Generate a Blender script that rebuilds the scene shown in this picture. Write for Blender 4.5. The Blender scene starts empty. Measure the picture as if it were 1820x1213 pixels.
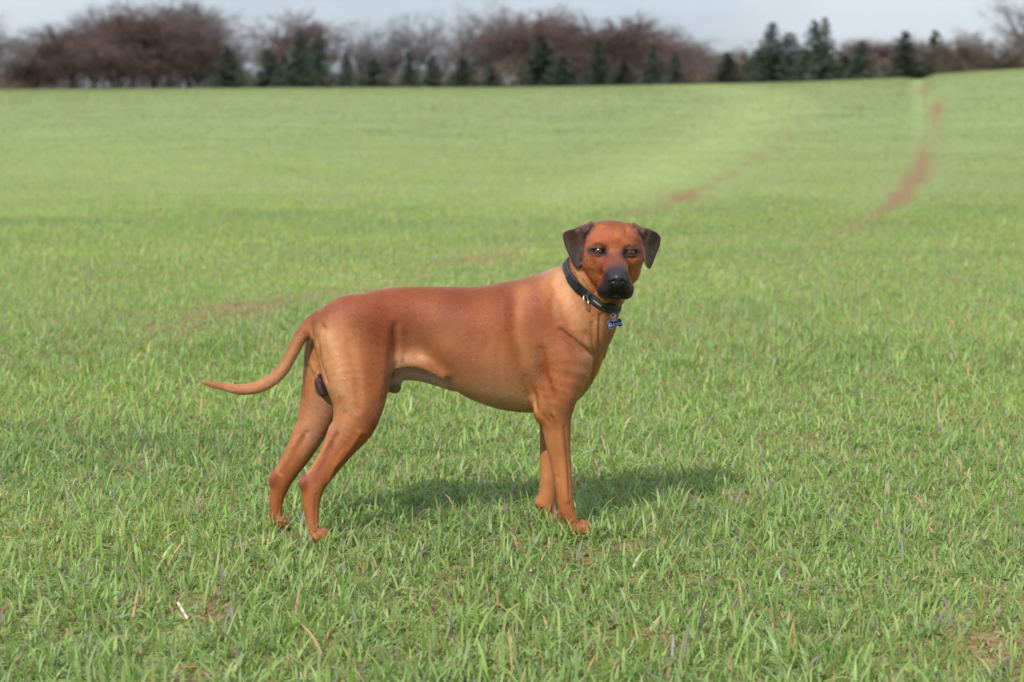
import bpy, math, random
import numpy as np
from mathutils import Vector, Matrix

rng = np.random.default_rng(7)
random.seed(7)
scene = bpy.context.scene
col = scene.collection

# ------------------------------------------------------------------ camera
FPX = 3539.0                      # focal length in photo pixels (70 mm on a 36 mm sensor, 1820 px wide)
PITCH = math.radians(7.24)
CAM = np.array([0.0, -5.2, 1.18])
cam_data = bpy.data.cameras.new('camera')
cam = bpy.data.objects.new('camera', cam_data)
col.objects.link(cam)
cam.location = CAM
cam.rotation_euler = (math.radians(90) - PITCH, 0, 0)
cam_data.sensor_width = 36.0
cam_data.lens = 70.0
cam_data.clip_start = 0.1
cam_data.clip_end = 3000
cam_data.dof.use_dof = True
cam_data.dof.focus_distance = 5.16
cam_data.dof.aperture_fstop = 4.2
cam_data.dof.aperture_blades = 7
scene.camera = cam

# ------------------------------------------------------------------ light
SUN_EL, SUN_AZ = math.radians(43), math.radians(24)      # the sun stands behind the camera, to its left
sun_dir = Vector((-math.sin(SUN_AZ) * math.cos(SUN_EL), -math.cos(SUN_AZ) * math.cos(SUN_EL), math.sin(SUN_EL)))
sun_data = bpy.data.lights.new('sun', 'SUN')
sun_data.energy = 3.75
sun_data.angle = math.radians(1.0)
sun_data.color = (1.0, 0.955, 0.88)
sun = bpy.data.objects.new('sun', sun_data)
sun.rotation_euler = sun_dir.to_track_quat('Z', 'Y').to_euler()
sun.location = (-20, -40, 50)
col.objects.link(sun)

world = bpy.data.worlds.new('World')
scene.world = world
world.use_nodes = True
wn, wl = world.node_tree.nodes, world.node_tree.links
wn.clear()
w_out = wn.new('ShaderNodeOutputWorld')
w_bg = wn.new('ShaderNodeBackground')
w_bg.inputs['Strength'].default_value = 0.15
sky = wn.new('ShaderNodeTexSky')
sky.sky_type = 'NISHITA'
sky.sun_disc = False
sky.sun_elevation = SUN_EL
sky.sun_rotation = math.pi + SUN_AZ
w_tc = wn.new('ShaderNodeTexCoord')
w_map = wn.new('ShaderNodeMapping')
w_map.inputs['Scale'].default_value = (1.6, 1.6, 5.0)
w_map.inputs['Location'].default_value = (0.35, 0.1, 0.2)
w_noise = wn.new('ShaderNodeTexNoise')
w_noise.inputs['Scale'].default_value = 2.2
w_noise.inputs['Detail'].default_value = 5
w_noise.inputs['Roughness'].default_value = 0.5
w_ramp = wn.new('ShaderNodeValToRGB')
w_ramp.color_ramp.elements[0].position = 0.36
w_ramp.color_ramp.elements[0].color = (1.62, 1.98, 2.56, 1)
w_ramp.color_ramp.elements[1].position = 0.60
w_ramp.color_ramp.elements[1].color = (2.62, 2.88, 3.4, 1)
w_mix = wn.new('ShaderNodeMixRGB')
w_mix.inputs['Fac'].default_value = 0.86
wl.new(w_tc.outputs['Generated'], w_map.inputs['Vector'])
wl.new(w_map.outputs['Vector'], w_noise.inputs['Vector'])
wl.new(w_noise.outputs['Fac'], w_ramp.inputs['Fac'])
wl.new(sky.outputs['Color'], w_mix.inputs['Color1'])
wl.new(w_ramp.outputs['Color'], w_mix.inputs['Color2'])
# a thinly overcast sky is brighter overhead than near the horizon
w_sep = wn.new('ShaderNodeSeparateXYZ')
w_up = wn.new('ShaderNodeMapRange')
w_up.inputs['From Min'].default_value = 0.0
w_up.inputs['From Max'].default_value = 1.0
w_up.inputs['To Min'].default_value = 1.0
w_up.inputs['To Max'].default_value = 2.3
w_scale = wn.new('ShaderNodeVectorMath')
w_scale.operation = 'SCALE'
wl.new(w_tc.outputs['Generated'], w_sep.inputs['Vector'])
wl.new(w_sep.outputs['Z'], w_up.inputs['Value'])
wl.new(w_mix.outputs['Color'], w_scale.inputs[0])
wl.new(w_up.outputs['Result'], w_scale.inputs['Scale'])
wl.new(w_scale.outputs['Vector'], w_bg.inputs['Color'])
wl.new(w_bg.outputs['Background'], w_out.inputs['Surface'])

scene.view_settings.view_transform = 'Standard'
scene.view_settings.look = 'None'
scene.view_settings.exposure = 0.56
scene.view_settings.gamma = 1.0
scene.view_settings.use_curve_mapping = False
scene.render.engine = 'CYCLES'
scene.cycles.max_bounces = 6
scene.cycles.transparent_max_bounces = 8

# ------------------------------------------------------------------ helpers
def ray(px, py):
    """direction through a point of the 1820 x 1213 photograph"""
    x, y = (px - 910.0) / FPX, -(py - 606.5) / FPX
    c, s = math.cos(PITCH), math.sin(PITCH)
    return np.array([x, c + y * s, -s + y * c])

def P(px, py, Y=0.0):
    d = ray(px, py)
    return CAM + d * ((Y - CAM[1]) / d[1])

MPX = 0.00148                     # metres per photo pixel at the dog

def lin(r, g, b):
    f = lambda c: c / 12.92 if c <= 0.04045 else ((c + 0.055) / 1.055) ** 2.4
    return np.array([f(r / 255), f(g / 255), f(b / 255)])

def tag(o, label=None, cat=None, group=None, kind=None):
    for k, v in (('label', label), ('category', cat), ('group', group), ('kind', kind)):
        if v:
            o[k] = v
    return o

def mesh_np(name, V, F, mats=(), parent=None, smooth=True, colors=None, mat_idx=None):
    """mesh object from numpy arrays; F is (n,3) or (n,4)"""
    me = bpy.data.meshes.new(name)
    V = np.ascontiguousarray(V, np.float32)
    F = np.ascontiguousarray(F, np.int32)
    n, k = F.shape
    me.vertices.add(len(V))
    me.vertices.foreach_set('co', V.ravel())
    me.loops.add(n * k)
    me.loops.foreach_set('vertex_index', F.ravel())
    me.polygons.add(n)
    me.polygons.foreach_set('loop_start', np.arange(0, n * k, k, dtype=np.int32))
    me.polygons.foreach_set('loop_total', np.full(n, k, np.int32))
    if smooth:
        me.polygons.foreach_set('use_smooth', np.ones(n, bool))
    for m in mats:
        me.materials.append(m)
    if mat_idx is not None:
        me.polygons.foreach_set('material_index', np.ascontiguousarray(mat_idx, np.int32))
    if colors is not None:
        a = me.attributes.new('Col', 'FLOAT_COLOR', 'POINT')
        c = np.ones((len(V), 4), np.float32)
        c[:, :3] = colors
        a.data.foreach_set('color', c.ravel())
    me.update(calc_edges=True)
    o = bpy.data.objects.new(name, me)
    col.objects.link(o)
    if parent:
        o.parent = parent
    return o

def empty(name, loc=(0, 0, 0)):
    o = bpy.data.objects.new(name, None)
    o.location = loc
    col.objects.link(o)
    return o

def principled(name, color=(0.5, 0.5, 0.5), rough=0.6, spec=0.5, metal=0.0):
    m = bpy.data.materials.new(name)
    m.use_nodes = True
    b = m.node_tree.nodes['Principled BSDF']
    b.inputs['Base Color'].default_value = (*color, 1)
    b.inputs['Roughness'].default_value = rough
    b.inputs['Specular IOR Level'].default_value = spec
    b.inputs['Metallic'].default_value = metal
    return m, m.node_tree.nodes, m.node_tree.links, b

def smoothstep(a, b, x):
    t = np.clip((x - a) / (b - a), 0, 1)
    return t * t * (3 - 2 * t)

def vnoise(x, y, seed=0):
    """cheap 2-D value noise in numpy, 0..1"""
    xi, yi = np.floor(x).astype(np.int64), np.floor(y).astype(np.int64)
    xf, yf = x - xi, y - yi
    def h(i, j):
        n = (i * 374761393 + j * 668265263 + seed * 974634541) & 0x7fffffff
        n = ((n ^ (n >> 13)) * 1274126177) & 0x7fffffff
        return ((n ^ (n >> 16)) & 0xffff) / 65535.0
    u, v = xf * xf * (3 - 2 * xf), yf * yf * (3 - 2 * yf)
    return (h(xi, yi) * (1 - u) + h(xi + 1, yi) * u) * (1 - v) + (h(xi, yi + 1) * (1 - u) + h(xi + 1, yi + 1) * u) * v

# ------------------------------------------------------------------ terrain
RIDGE = 90.0
_rx = np.array([-3000, 0, 500, 900, 1200, 1400, 1550, 1600, 1636, 1662, 1720, 1820, 2400], float)
_ry = np.array([166, 161, 158, 157, 152.5, 148, 142.5, 140, 143.5, 134.5, 130, 124, 100], float)
_ru = np.array([ray(a, b)[0] / ray(a, b)[1] for a, b in zip(_rx, _ry)])
_rh = np.array([CAM[2] + RIDGE * ray(a, b)[2] / ray(a, b)[1] for a, b in zip(_rx, _ry)])

def height(x, y):
    """ground height: level round the dog, rising to a low crest 90 m out, then falling away"""
    x, y = np.asarray(x, float), np.asarray(y, float)
    d = np.maximum(y - CAM[1], 0.5)
    hr = np.interp(x / np.maximum(d, 20), _ru, _rh)
    h = hr * smoothstep(18, RIDGE, d)
    h = h - (hr - 0.1) * smoothstep(RIDGE, 150, d)
    bump = (vnoise(x * 0.8, y * 0.8, 3) - 0.5) * 0.05 * smoothstep(1.2, 5, np.hypot(x - 0.0, y - 0.0)) \
        + (vnoise(x * 4.1, y * 4.1, 5) - 0.5) * 0.014
    return h + bump * (1 - smoothstep(40, 80, d))

def ground_at(px, py):
    d = ray(px, py)
    t = np.linspace(3, 100, 6000)
    p = CAM[None] + t[:, None] * (d / d[1])[None]
    i = np.argmax(p[:, 2] < height(p[:, 0], p[:, 1]))
    return p[i, :2]

_TA = [(60, 640, .2), (200, 602, .25), (330, 575, .4), (430, 552, .6), (560, 528, .45), (640, 512, .3), (760, 482, .25), (860, 462, .45), (1000, 425, .15), (1130, 385, .3),
       (1200, 357, .9), (1270, 325, .5), (1330, 290, .5), (1380, 255, .3), (1420, 222, .35), (1440, 190, .3), (1448, 172, .2)]
_TB = [(1180, 560, 0), (1290, 515, 0), (1370, 480, .15), (1440, 445, .3), (1530, 400, .45), (1590, 362, .95), (1625, 325, 1), (1640, 290, 1), (1650, 255, .5), (1658, 215, .55),
       (1664, 192, 1), (1650, 172, .6), (1640, 158, .55), (1635, 148, .55)]
TRACK_A = np.array([ground_at(q[0], q[1]) for q in _TA])
TRACK_B = np.array([ground_at(q[0], q[1]) for q in _TB])
def along(pl):
    return np.concatenate([[0], np.cumsum(np.hypot(*np.diff(pl, axis=0).T))])
SA, SB = along(TRACK_A), along(TRACK_B)

def poly_dist(x, y, pl):
    best = np.full(np.shape(x), 1e9)
    al = np.zeros(np.shape(x))
    s = 0.0
    for a, b in zip(pl[:-1], pl[1:]):
        ab = b - a
        L2 = ab @ ab
        t = np.clip(((x - a[0]) * ab[0] + (y - a[1]) * ab[1]) / L2, 0, 1)
        dd = np.hypot(x - a[0] - t * ab[0], y - a[1] - t * ab[1])
        m = dd < best
        best = np.where(m, dd, best)
        al = np.where(m, s + t * math.sqrt(L2), al)
        s += math.sqrt(L2)
    return best, al

BARE_SPOTS = [(*ground_at(px, py), r, s, e) for px, py, r, s, e in
              [(1775, 1170, 0.17, .75, .5), (1800, 1060, 0.10, 0.5, .5), (1570, 1165, 0.10, 0.6, .5), (600, 1165, .08, .5, .5), (840, 815, .10, .4, .5), (40, 930, .1, .5, .5)]]

def paleness(x, y):
    # the paler drilled strip that runs beside the left wheel track
    xa = np.interp(y, TRACK_A[:, 1], TRACK_A[:, 0])
    return np.exp(-((x - xa + .95 + .01 * (y - 10)) / (.65 + .012 * np.maximum(y, 0))) ** 2) * smoothstep(6, 20, y)

def trodden(x, y):
    # how much shorter the crop stands along the wheel tracks
    da, sa = poly_dist(x, y, TRACK_A)
    db, sb = poly_dist(x, y, TRACK_B)
    return np.maximum(np.interp(sa, SA, [q[2] for q in _TA]) * np.exp(-(da / .45) ** 2), np.interp(sb, SB, [q[2] for q in _TB]) * np.exp(-(db / .4) ** 2))

def bareness(x, y):
    """0 = full crop, 1 = bare soil: wheel tracks and thin patches"""
    x, y = np.asarray(x, float), np.asarray(y, float)
    d = y - CAM[1]
    b = np.zeros(x.shape)
    n = vnoise(x * 1.7, y * 1.7, 11)
    n2 = vnoise(x * 6.0, y * 6.0, 12)
    da, sa = poly_dist(x, y, TRACK_A)
    db, sb = poly_dist(x, y, TRACK_B)
    wob = .45 + 1.1 * vnoise(x * 2.6, y * 1.3, 23) * (.5 + vnoise(x * 7.0, y * 3.0, 24))
    nearw = .06 * (1 - smoothstep(11, 22, d))
    wob0 = .55 + .7 * vnoise(x * 2.6, y * 1.3, 23)
    wob = wob * (.35 + .9 * smoothstep(.25, .6, vnoise(x * 1.3 + y * .35, y * .9, 26)))
    b = np.maximum(b, 1.15 * np.interp(sa, SA, [q[2] for q in _TA]) * np.exp(-(da / ((.14 + nearw) * wob)) ** 2))
    b = np.maximum(b, 1.15 * np.interp(sb, SB, [q[2] for q in _TB]) * np.exp(-(db / (.135 * wob0)) ** 2))
    for cx, cy, r, s, e in BARE_SPOTS:
        b = np.maximum(b, s * np.exp(-(((x - cx) ** 2 + (y - cy) ** 2 * e) / r ** 2)))
    b = b * (0.65 + 0.7 * n2)
    b = np.maximum(b, 0.85 * smoothstep(0.74, 0.9, n2) * (0.35 + 0.65 * n) * (1 - smoothstep(9, 20, d)))
    return np.clip(b, 0, 1)

# ------------------------------------------------------------------ dog: one implicit surface, meshed once
def axis(lo, hi, f0, f1, fine, coarse):
    out = [lo]
    while out[-1] < hi:
        x = out[-1]
        d = max(f0 - x, x - f1, 0.0)
        out.append(x + min(coarse, fine + d * 0.06))
    return np.array(out)

GQ = 1.0
GX = axis(-0.86, 0.42, 0.135, 0.40, 0.0019 * GQ, 0.0042 * GQ)
GY = axis(-0.30, 0.24, -0.26, -0.03, 0.0021 * GQ, 0.0042 * GQ)
GZ = axis(-0.02, 0.86, 0.60, 0.85, 0.0019 * GQ, 0.0042 * GQ)
FLD = np.full((len(GX), len(GY), len(GZ)), 0.2, np.float32)

def sub(lo, hi):
    r = []
    for g, a, b in zip((GX, GY, GZ), lo, hi):
        r.append(slice(max(0, np.searchsorted(g, a) - 1), min(len(g), np.searchsorted(g, b) + 1)))
    return tuple(r)

def grid(s):
    return (GX[s[0]][:, None, None].astype(np.float32), GY[s[1]][None, :, None].astype(np.float32), GZ[s[2]][None, None, :].astype(np.float32))

def smin(a, b, k):
    h = np.maximum(k - np.abs(a - b), 0) / k
    return np.minimum(a, b) - h * h * k * 0.25

def join(s, d, k):
    FLD[s] = smin(FLD[s], d, k)

def carve(s, d, k):
    a = FLD[s]
    h = np.maximum(k - np.abs(a + d), 0) / k
    FLD[s] = np.maximum(a, -d) + h * h * k * 0.25

def catmull(pts, n):
    pts = np.asarray(pts, float)
    p = np.vstack([2 * pts[0] - pts[1], pts, 2 * pts[-1] - pts[-2]])
    out = []
    for i in range(1, len(p) - 2):
        for t in np.linspace(0, 1, n, endpoint=False):
            out.append(0.5 * (2 * p[i] + (p[i + 1] - p[i - 1]) * t + (2 * p[i - 1] - 5 * p[i] + 4 * p[i + 1] - p[i + 2]) * t * t
                              + (3 * p[i] - p[i - 1] - 3 * p[i + 1] + p[i + 2]) * t ** 3))
    out.append(p[-2])
    return np.array(out)

def tube(rows, k=0.02, n=4, pad=0.03, frame=None):
    """rows of (x, y, z, r, ratio): swept round limb, ratio squeezes it along the body's side-to-side axis"""
    q = catmull(rows, n)
    R = q[:, 3].max() * max(1, q[:, 4].max()) + pad
    lo, hi = q[:, :3].min(0) - R, q[:, :3].max(0) + R
    s = sub(lo, hi)
    D = np.full(FLD[s].shape, 0.2, np.float32)
    for a, b in zip(q[:-1], q[1:]):
        r = max(a[3], b[3]) * max(1, a[4], b[4]) + pad
        l2, h2 = np.minimum(a[:3], b[:3]) - r, np.maximum(a[:3], b[:3]) + r
        s2 = sub(l2, h2)
        X, Y, Z = grid(s2)
        ab = b[:3] - a[:3]
        w = np.array([1, 1 / ((a[4] + b[4]) / 2) ** 2, 1])
        L2 = max((ab * ab * w).sum(), 1e-9)
        t = np.clip(((X - a[0]) * ab[0] + (Y - a[1]) * ab[1] * w[1] + (Z - a[2]) * ab[2]) / L2, 0, 1)
        dd = np.sqrt((X - a[0] - t * ab[0]) ** 2 + w[1] * (Y - a[1] - t * ab[1]) ** 2 + (Z - a[2] - t * ab[2]) ** 2) - (a[3] + t * (b[3] - a[3]))
        dd *= min(1.0, (a[4] + b[4]) / 2 + 0.15)
        loc = tuple(slice(u.start - v.start, u.stop - v.start) for u, v in zip(s2, s))
        D[loc] = np.minimum(D[loc], dd)
    join(s, D, k)

def ellipsoid(c, r, k=0.015, M=None, cut=False, pad=0.025):
    c, r = np.asarray(c, float), np.asarray(r, float)
    m = r.max() + pad
    s = sub(c - m, c + m)
    X, Y, Z = grid(s)
    X, Y, Z = X - c[0], Y - c[1], Z - c[2]
    if M is not None:
        X, Y, Z = (M[0, 0] * X + M[0, 1] * Y + M[0, 2] * Z, M[1, 0] * X + M[1, 1] * Y + M[1, 2] * Z, M[2, 0] * X + M[2, 1] * Y + M[2, 2] * Z)
    k0 = np.sqrt((X / r[0]) ** 2 + (Y / r[1]) ** 2 + (Z / r[2]) ** 2)
    k1 = np.sqrt((X / r[0] ** 2) ** 2 + (Y / r[1] ** 2) ** 2 + (Z / r[2] ** 2) ** 2) + 1e-9
    d = k0 * (k0 - 1) / k1
    (carve if cut else join)(s, d.astype(np.float32), k)

def field_at(p):
    """value of the body's implicit surface at points p (n,3)"""
    out = np.zeros(len(p))
    ix = []
    for a, g in enumerate((GX, GY, GZ)):
        i = np.clip(np.searchsorted(g, p[:, a]) - 1, 0, len(g) - 2)
        ix.append((i, (p[:, a] - g[i]) / (g[i + 1] - g[i])))
    for i in (0, 1):
        for j in (0, 1):
            for k in (0, 1):
                w = (ix[0][1] if i else 1 - ix[0][1]) * (ix[1][1] if j else 1 - ix[1][1]) * (ix[2][1] if k else 1 - ix[2][1])
                out += w * FLD[ix[0][0] + i, ix[1][0] + j, ix[2][0] + k]
    return out

def stroke(pts, w, amp):
    """raise (amp > 0) or sink the surface along a polyline by amp metres"""
    pts = np.asarray(pts, float)
    s = sub(pts.min(0) - 2.6 * w, pts.max(0) + 2.6 * w)
    X, Y, Z = grid(s)
    D = np.full(FLD[s].shape, 9.0, np.float32)
    for a, b in zip(pts[:-1], pts[1:]):
        ab = b - a
        t = np.clip(((X - a[0]) * ab[0] + (Y - a[1]) * ab[1] + (Z - a[2]) * ab[2]) / max(ab @ ab, 1e-9), 0, 1)
        D = np.minimum(D, (X - a[0] - t * ab[0]) ** 2 + (Y - a[1] - t * ab[1]) ** 2 + (Z - a[2] - t * ab[2]) ** 2)
    FLD[s] -= amp * np.exp(-D / (w * w))

def R(px, py, r, Y, ratio):
    return (*P(px, py, Y), r * MPX, ratio)

def spine_y(px):
    return -0.045 + (px - 600) / 400 * 0.08

# ---- trunk: lofted sections (photo x, top y, bottom y, half width in m)
TR = np.array([
    (557, 588, 606, .012), (566, 570, 632, .040), (580, 556, 646, .058), (600, 541, 662, .075), (630, 527, 672, .086), (658, 518.5, 674, .088),
    (700, 512, 660, .078), (738, 510, 656, .077), (770, 510.5, 666, .088), (796, 511, 684, .101), (831, 511.5, 706, .116),
    (865, 509, 720, .122), (900, 501.5, 729, .124), (930, 497, 732.5, .122), (955, 493, 732.5, .117), (985, 492, 728, .110),
    (1010, 500, 721, .100), (1035, 528, 704, .084), (1055, 565, 676, .062), (1067, 605, 648, .036), (1071, 625, 634, .012)], float)
tx = np.array([P(a, (b + c) / 2, spine_y(a))[0] for a, b, c, w in TR])
tt = np.array([P(a, b, spine_y(a))[2] for a, b, c, w in TR])
tb = np.array([P(a, c, spine_y(a))[2] for a, b, c, w in TR])
ty = np.array([spine_y(a) for a in TR[:, 0]])
s = sub((tx[0] - .03, -.25, tb.min() - .04), (tx[-1] + .03, .24, tt.max() + .04))
X, Y, Z = grid(s)
xs = GX[s[0]]
def cub(xs, xk, yk):
    m = np.gradient(yk, xk)
    i = np.clip(np.searchsorted(xk, xs) - 1, 0, len(xk) - 2)
    h = xk[i + 1] - xk[i]
    t = np.clip((xs - xk[i]) / h, 0, 1)
    return ((2 * t ** 3 - 3 * t ** 2 + 1) * yk[i] + (t ** 3 - 2 * t ** 2 + t) * h * m[i] + (-2 * t ** 3 + 3 * t ** 2) * yk[i + 1] + (t ** 3 - t ** 2) * h * m[i + 1])
zt, zb, hw, cy = cub(xs, tx, tt), cub(xs, tx, tb), cub(xs, tx, TR[:, 3]), np.interp(xs, tx, ty)
zc, hh = ((zt + zb) / 2)[:, None, None], (np.maximum(zt - zb, 0.004) / 2)[:, None, None]
hw, cyy = np.maximum(hw, 0.004)[:, None, None], cy[:, None, None]
v = (Z - zc) / hh
# ribcage: widest a little above the middle, keel below, broad flat back
vc = np.clip(v, -1.2, 1.2)
wv = hw * (1 + 0.10 * vc - 0.06 * vc * vc)
u = np.abs(Y - cyy) / wv
pw = 2.25
rr = (np.abs(u) ** pw + np.abs(v) ** pw) ** (1 / pw)
D = (rr - 1)
gy = np.gradient(D, GY[s[1]], axis=1); gz = np.gradient(D, GZ[s[2]], axis=2)
slope = np.minimum(np.maximum(np.abs(np.gradient(zt, xs)), np.abs(np.gradient(zb, xs))), 1.6)[:, None, None]
D = D / np.maximum(np.sqrt(gy * gy + gz * gz), 2.0) / np.sqrt(1 + slope * slope * np.clip(v * v, 0, 1))
endc = np.maximum(tx[0] - X, X - tx[-1])
D = np.where(endc > 0, np.sqrt(np.maximum(D, 0) ** 2 + endc ** 2), D)
join(s, D.astype(np.float32), 0.01)
del D, gy, gz, rr, u, v

# ---- neck
NECK = [R(965, 600, 92, .040, .88), R(1000, 574, 91, .034, .86), R(1022, 548, 79, .026, .84), R(1046, 512, 60.5, .008, .86), R(1065, 478, 53, -.020, .9), R(1080, 448, 52, -.045, .95)]
tube(NECK, 0.035)
# ---- hind legs
YN, YF = -0.105, 0.035
tube([R(626, 590, 64.2, -.080, .60), R(633, 650, 62.2, -.092, .62), R(637, 692, 51.2, -.098, .70), R(637, 718, 44.3, -.102, .74), R(629, 753, 37.3, -.105, .76),
      R(606, 796, 24.3, -.108, .78), R(585, 827, 19.8, -.11, .78), R(566, 853, 18.3, -.112, .76), R(555.5, 873, 18.3, -.114, .78), R(553, 896, 14.8, -.116, .85), R(554.5, 918, 11.8, -.118, .9),
      R(556.5, 938, 10.6, -.12, .95), R(558, 960, 10.8, -.12, 1.0), R(562, 972, 11.8, -.12, 1.1)], 0.022)
tube([R(598, 600, 55.2, .01, .62), R(588, 660, 49.2, .015, .66), R(571, 715, 37.2, .022, .72), R(553, 765, 28.3, .026, .76),
      R(533, 805, 22.3, .03, .8), R(513, 836, 18.8, .032, .8), R(499, 860, 17.3, .034, .8), R(491.5, 890, 12.4, .034, .86), R(491, 920, 10.2, .034, .9), R(489.5, 945, 10.3, .034, 1.0),
      R(491, 955, 11.8, .034, 1.1)], 0.03)
# hock points and the tendon running up from them
ellipsoid(P(541, 859, -.113), (.013, .012, .017), .012)
ellipsoid(P(486.5, 853, .033), (.012, .012, .016), .012)
tube([R(544, 856, 6.5, -.112, .9), R(570, 815, 5.5, -.108, .9), R(594, 765, 9, -.104, .9)], .018)
tube([R(489, 850, 6.5, .033, .9), R(514, 805, 6, .03, .9), R(535, 765, 9, .026, .9)], .018)
# ---- fore legs
tube([R(975, 590, 53.5, -.030, .66), R(1003, 640, 47.5, -.046, .74), R(990, 700, 37.5, -.05, .80), R(986, 733, 30.8, -.047, .84), R(989, 757, 25.8, -.044, .86), R(992, 790, 21.8, -.041, .88), R(996.5, 823, 18.3, -.039, .88),
      R(1001, 857, 16.0, -.038, .9), R(1003.8, 882, 14.8, -.037, .95), R(1007.5, 906, 14.4, -.037, .98), R(1016, 926, 12.0, -.037, 1.1), R(1024, 942, 11.3, -.037, 1.3), R(1028, 952, 10.8, -.037, 1.4)], 0.02)
tube([R(985, 600, 49.5, .10, .6), R(998, 650, 43.5, .115, .74), R(985, 710, 33.5, .122, .82), R(980, 740, 23.8, .122, .86), R(977, 770, 18.3, .12, .88), R(975, 810, 16.0, .118, .88), R(975, 845, 15.8, .117, .9),
      R(973, 880, 16.2, .116, .95), R(973, 900, 14.8, .115, .98), R(980, 920, 12.2, .114, 1.1), R(987, 934, 11.4, .114, 1.3), R(990, 942, 10.8, .114, 1.4)], 0.028)
ellipsoid(P(956.5, 894, .116), (.008, .011, .010), .022)      # carpal pad
ellipsoid(P(961, 735, -.052), (.015, .016, .018), .024)       # point of the elbow
# paws: four toes each
CLAWS = []
def paw(c, fx, spread, size, Yc):
    for i, (o, f) in enumerate(((-1.45, .72), (-.5, 1.0), (.5, 1.0), (1.45, .72))):
        base = np.array([c[0], Yc + o * spread, 0.022])
        tip = base + np.array([fx * f, o * 0.004, -0.006])
        m = (base + tip) / 2 + np.array([0, 0, 0.012])
        CLAWS.append(tip + np.array([size * .62, 0, -size * .05]))
        tube([(*base, size, .9), (*m, size * 1.02, .9), (*tip, size * .80, .9)], .0035)
paw(P(1030, 955, -.037), 0.030, 0.0125, 0.0125, -.037)
paw(P(992, 942, .114), 0.030, 0.0125, 0.0125, .114)
paw(P(566, 970, -.12), 0.030, 0.012, 0.0115, -.12)
paw(P(496, 952, .034), 0.030, 0.012, 0.0115, .034)
# ---- tail
tube([R(358.5, 679.4, 1.6, -.05, 1), R(378, 683.6, 4.4, -.05, 1), R(402, 687.6, 6.6, -.05, 1), R(431, 692.6, 8.8, -.05, 1), R(466, 685.6, 10.4, -.05, 1), R(497, 663.7, 10.2, -.05, 1), R(517, 632, 10.2, -.049, 1),
      R(532, 603, 11.2, -.048, 1), R(549, 581, 13, -.047, 1), R(570, 567, 16, -.046, 1), R(598, 562, 21, -.045, 1), R(632, 556, 26, -.043, 1)], 0.022)
# ---- belly strip, sheath, flank fold, dewlap, scrotum
tube([R(690, 682, 15, -.010, 1.0), R(712, 662, 15.5, -.008, 1.3), R(745, 662, 15.5, -.006, 1.6), R(775, 671, 14, -.003, 1.9), R(805, 684, 11, .0, 2.0)], .010)
ellipsoid(P(704, 688, -.012), (.012, .015, .016), .016)
ellipsoid(P(572, 684, -.034), (.016, .022, .030), .006, np.array([[.93, 0, .36], [0, 1, 0], [-.36, 0, .93]]))
tube([R(700, 636, 14, -.088, .45), R(712, 641, 12, -.080, .45), R(735, 641, 12, -.078, .45), R(760, 652, 8, -.080, .5), R(785, 668, 3, -.078, .5)], .022)
# ---- muscles and hollows
def snap(px, py):
    # first point of the body met along a line of sight at the given place of its near side
    d = ray(px, py); d = d / d[1]
    t = np.linspace(4.88, 5.42, 180)
    q = CAM + t[:, None] * d
    v_ = field_at(q)
    j = np.argmax(v_ < 0)
    if v_[j] >= 0:
        return None
    if j:
        f = v_[j - 1] / (v_[j - 1] - v_[j])
        return q[j - 1] + f * (q[j] - q[j - 1])
    return q[j]
N = lambda px, py, off=0.0: (px, py)
_flat_stroke = stroke
def stroke(pts, w, amp):
    pts = np.asarray(pts, float)
    if pts.shape[1] == 3:
        return _flat_stroke(pts, w, amp)
    dens = []
    for a, b in zip(pts[:-1], pts[1:]):
        for t in np.linspace(0, 1, 5)[:-1]:
            dens.append(a + (b - a) * t)
    dens.append(pts[-1])
    q = [s for s in (snap(*d) for d in dens) if s is not None]
    if len(q) > 1:
        _flat_stroke(np.array(q), w, amp)
stroke([N(704, 580, -.115), N(707, 615, -.12), N(705, 650, -.12)], .009, -.0085)                      # front border of the thigh
stroke([N(728, 600, -.115), N(745, 622, -.12)], .030, -.0059)                                       # flank hollow
stroke([N(688, 585, -.135), N(684, 640, -.15), N(676, 700, -.155)], .014, .0034)                    # quadriceps
stroke([N(585, 605, -.125), N(600, 650, -.14), N(606, 700, -.145)], .016, .0042)                    # hamstring
stroke([N(622, 610, -.14), N(636, 670, -.155), N(640, 725, -.15)], .011, -.0047)
stroke([N(640, 740, -.145), N(652, 768, -.14)], .010, .0034)                                        # knee
stroke([N(612, 735, -.14), N(602, 768, -.14), N(586, 800, -.135)], .0072, -.0058)
stroke([N(574, 585, -.10), N(563, 605, -.09), N(566, 640, -.085), N(578, 675, -.08)], .0081, -.0100)
stroke([N(556, 600, -.07), N(550, 640, -.06), N(560, 660, -.06)], .0054, .0058)
stroke([N(553, 846, -.125), N(575, 812, -.13), N(600, 775, -.13)], .0054, -.0145)                       # groove in front of the Achilles tendon
stroke([N(500, 840, .015), N(520, 805, .012), N(545, 770, .012)], .0054, -.0145)
stroke([N(612, 800, -.145), N(595, 828, -.14), N(583, 858, -.135)], .0040, .0051)
stroke([N(640, 770, -.145), N(622, 798, -.14), N(598, 828, -.135)], .0072, .0051)
stroke([N(562, 880, -.135), N(560, 920, -.135), N(563, 955, -.132)], .0032, -.0032)
stroke([N(497, 872, .018), N(496, 915, .02)], .0032, -.0032)
stroke([N(966, 505, -.02), N(955, 555, -.065), N(962, 600, -.075), N(975, 640, -.085)], .024, .0041)   # shoulder blade
stroke([N(988, 500, -.03), N(982, 550, -.06), N(990, 600, -.08)], .010, -.0023)
stroke([N(916, 530, -.04), N(916, 590, -.09), N(930, 650, -.10), N(946, 700, -.10)], .016, -.0046)   # behind the shoulder
stroke([N(935, 670, -.10), N(950, 705, -.10), N(954, 728, -.09)], .007, -.0035)
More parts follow.
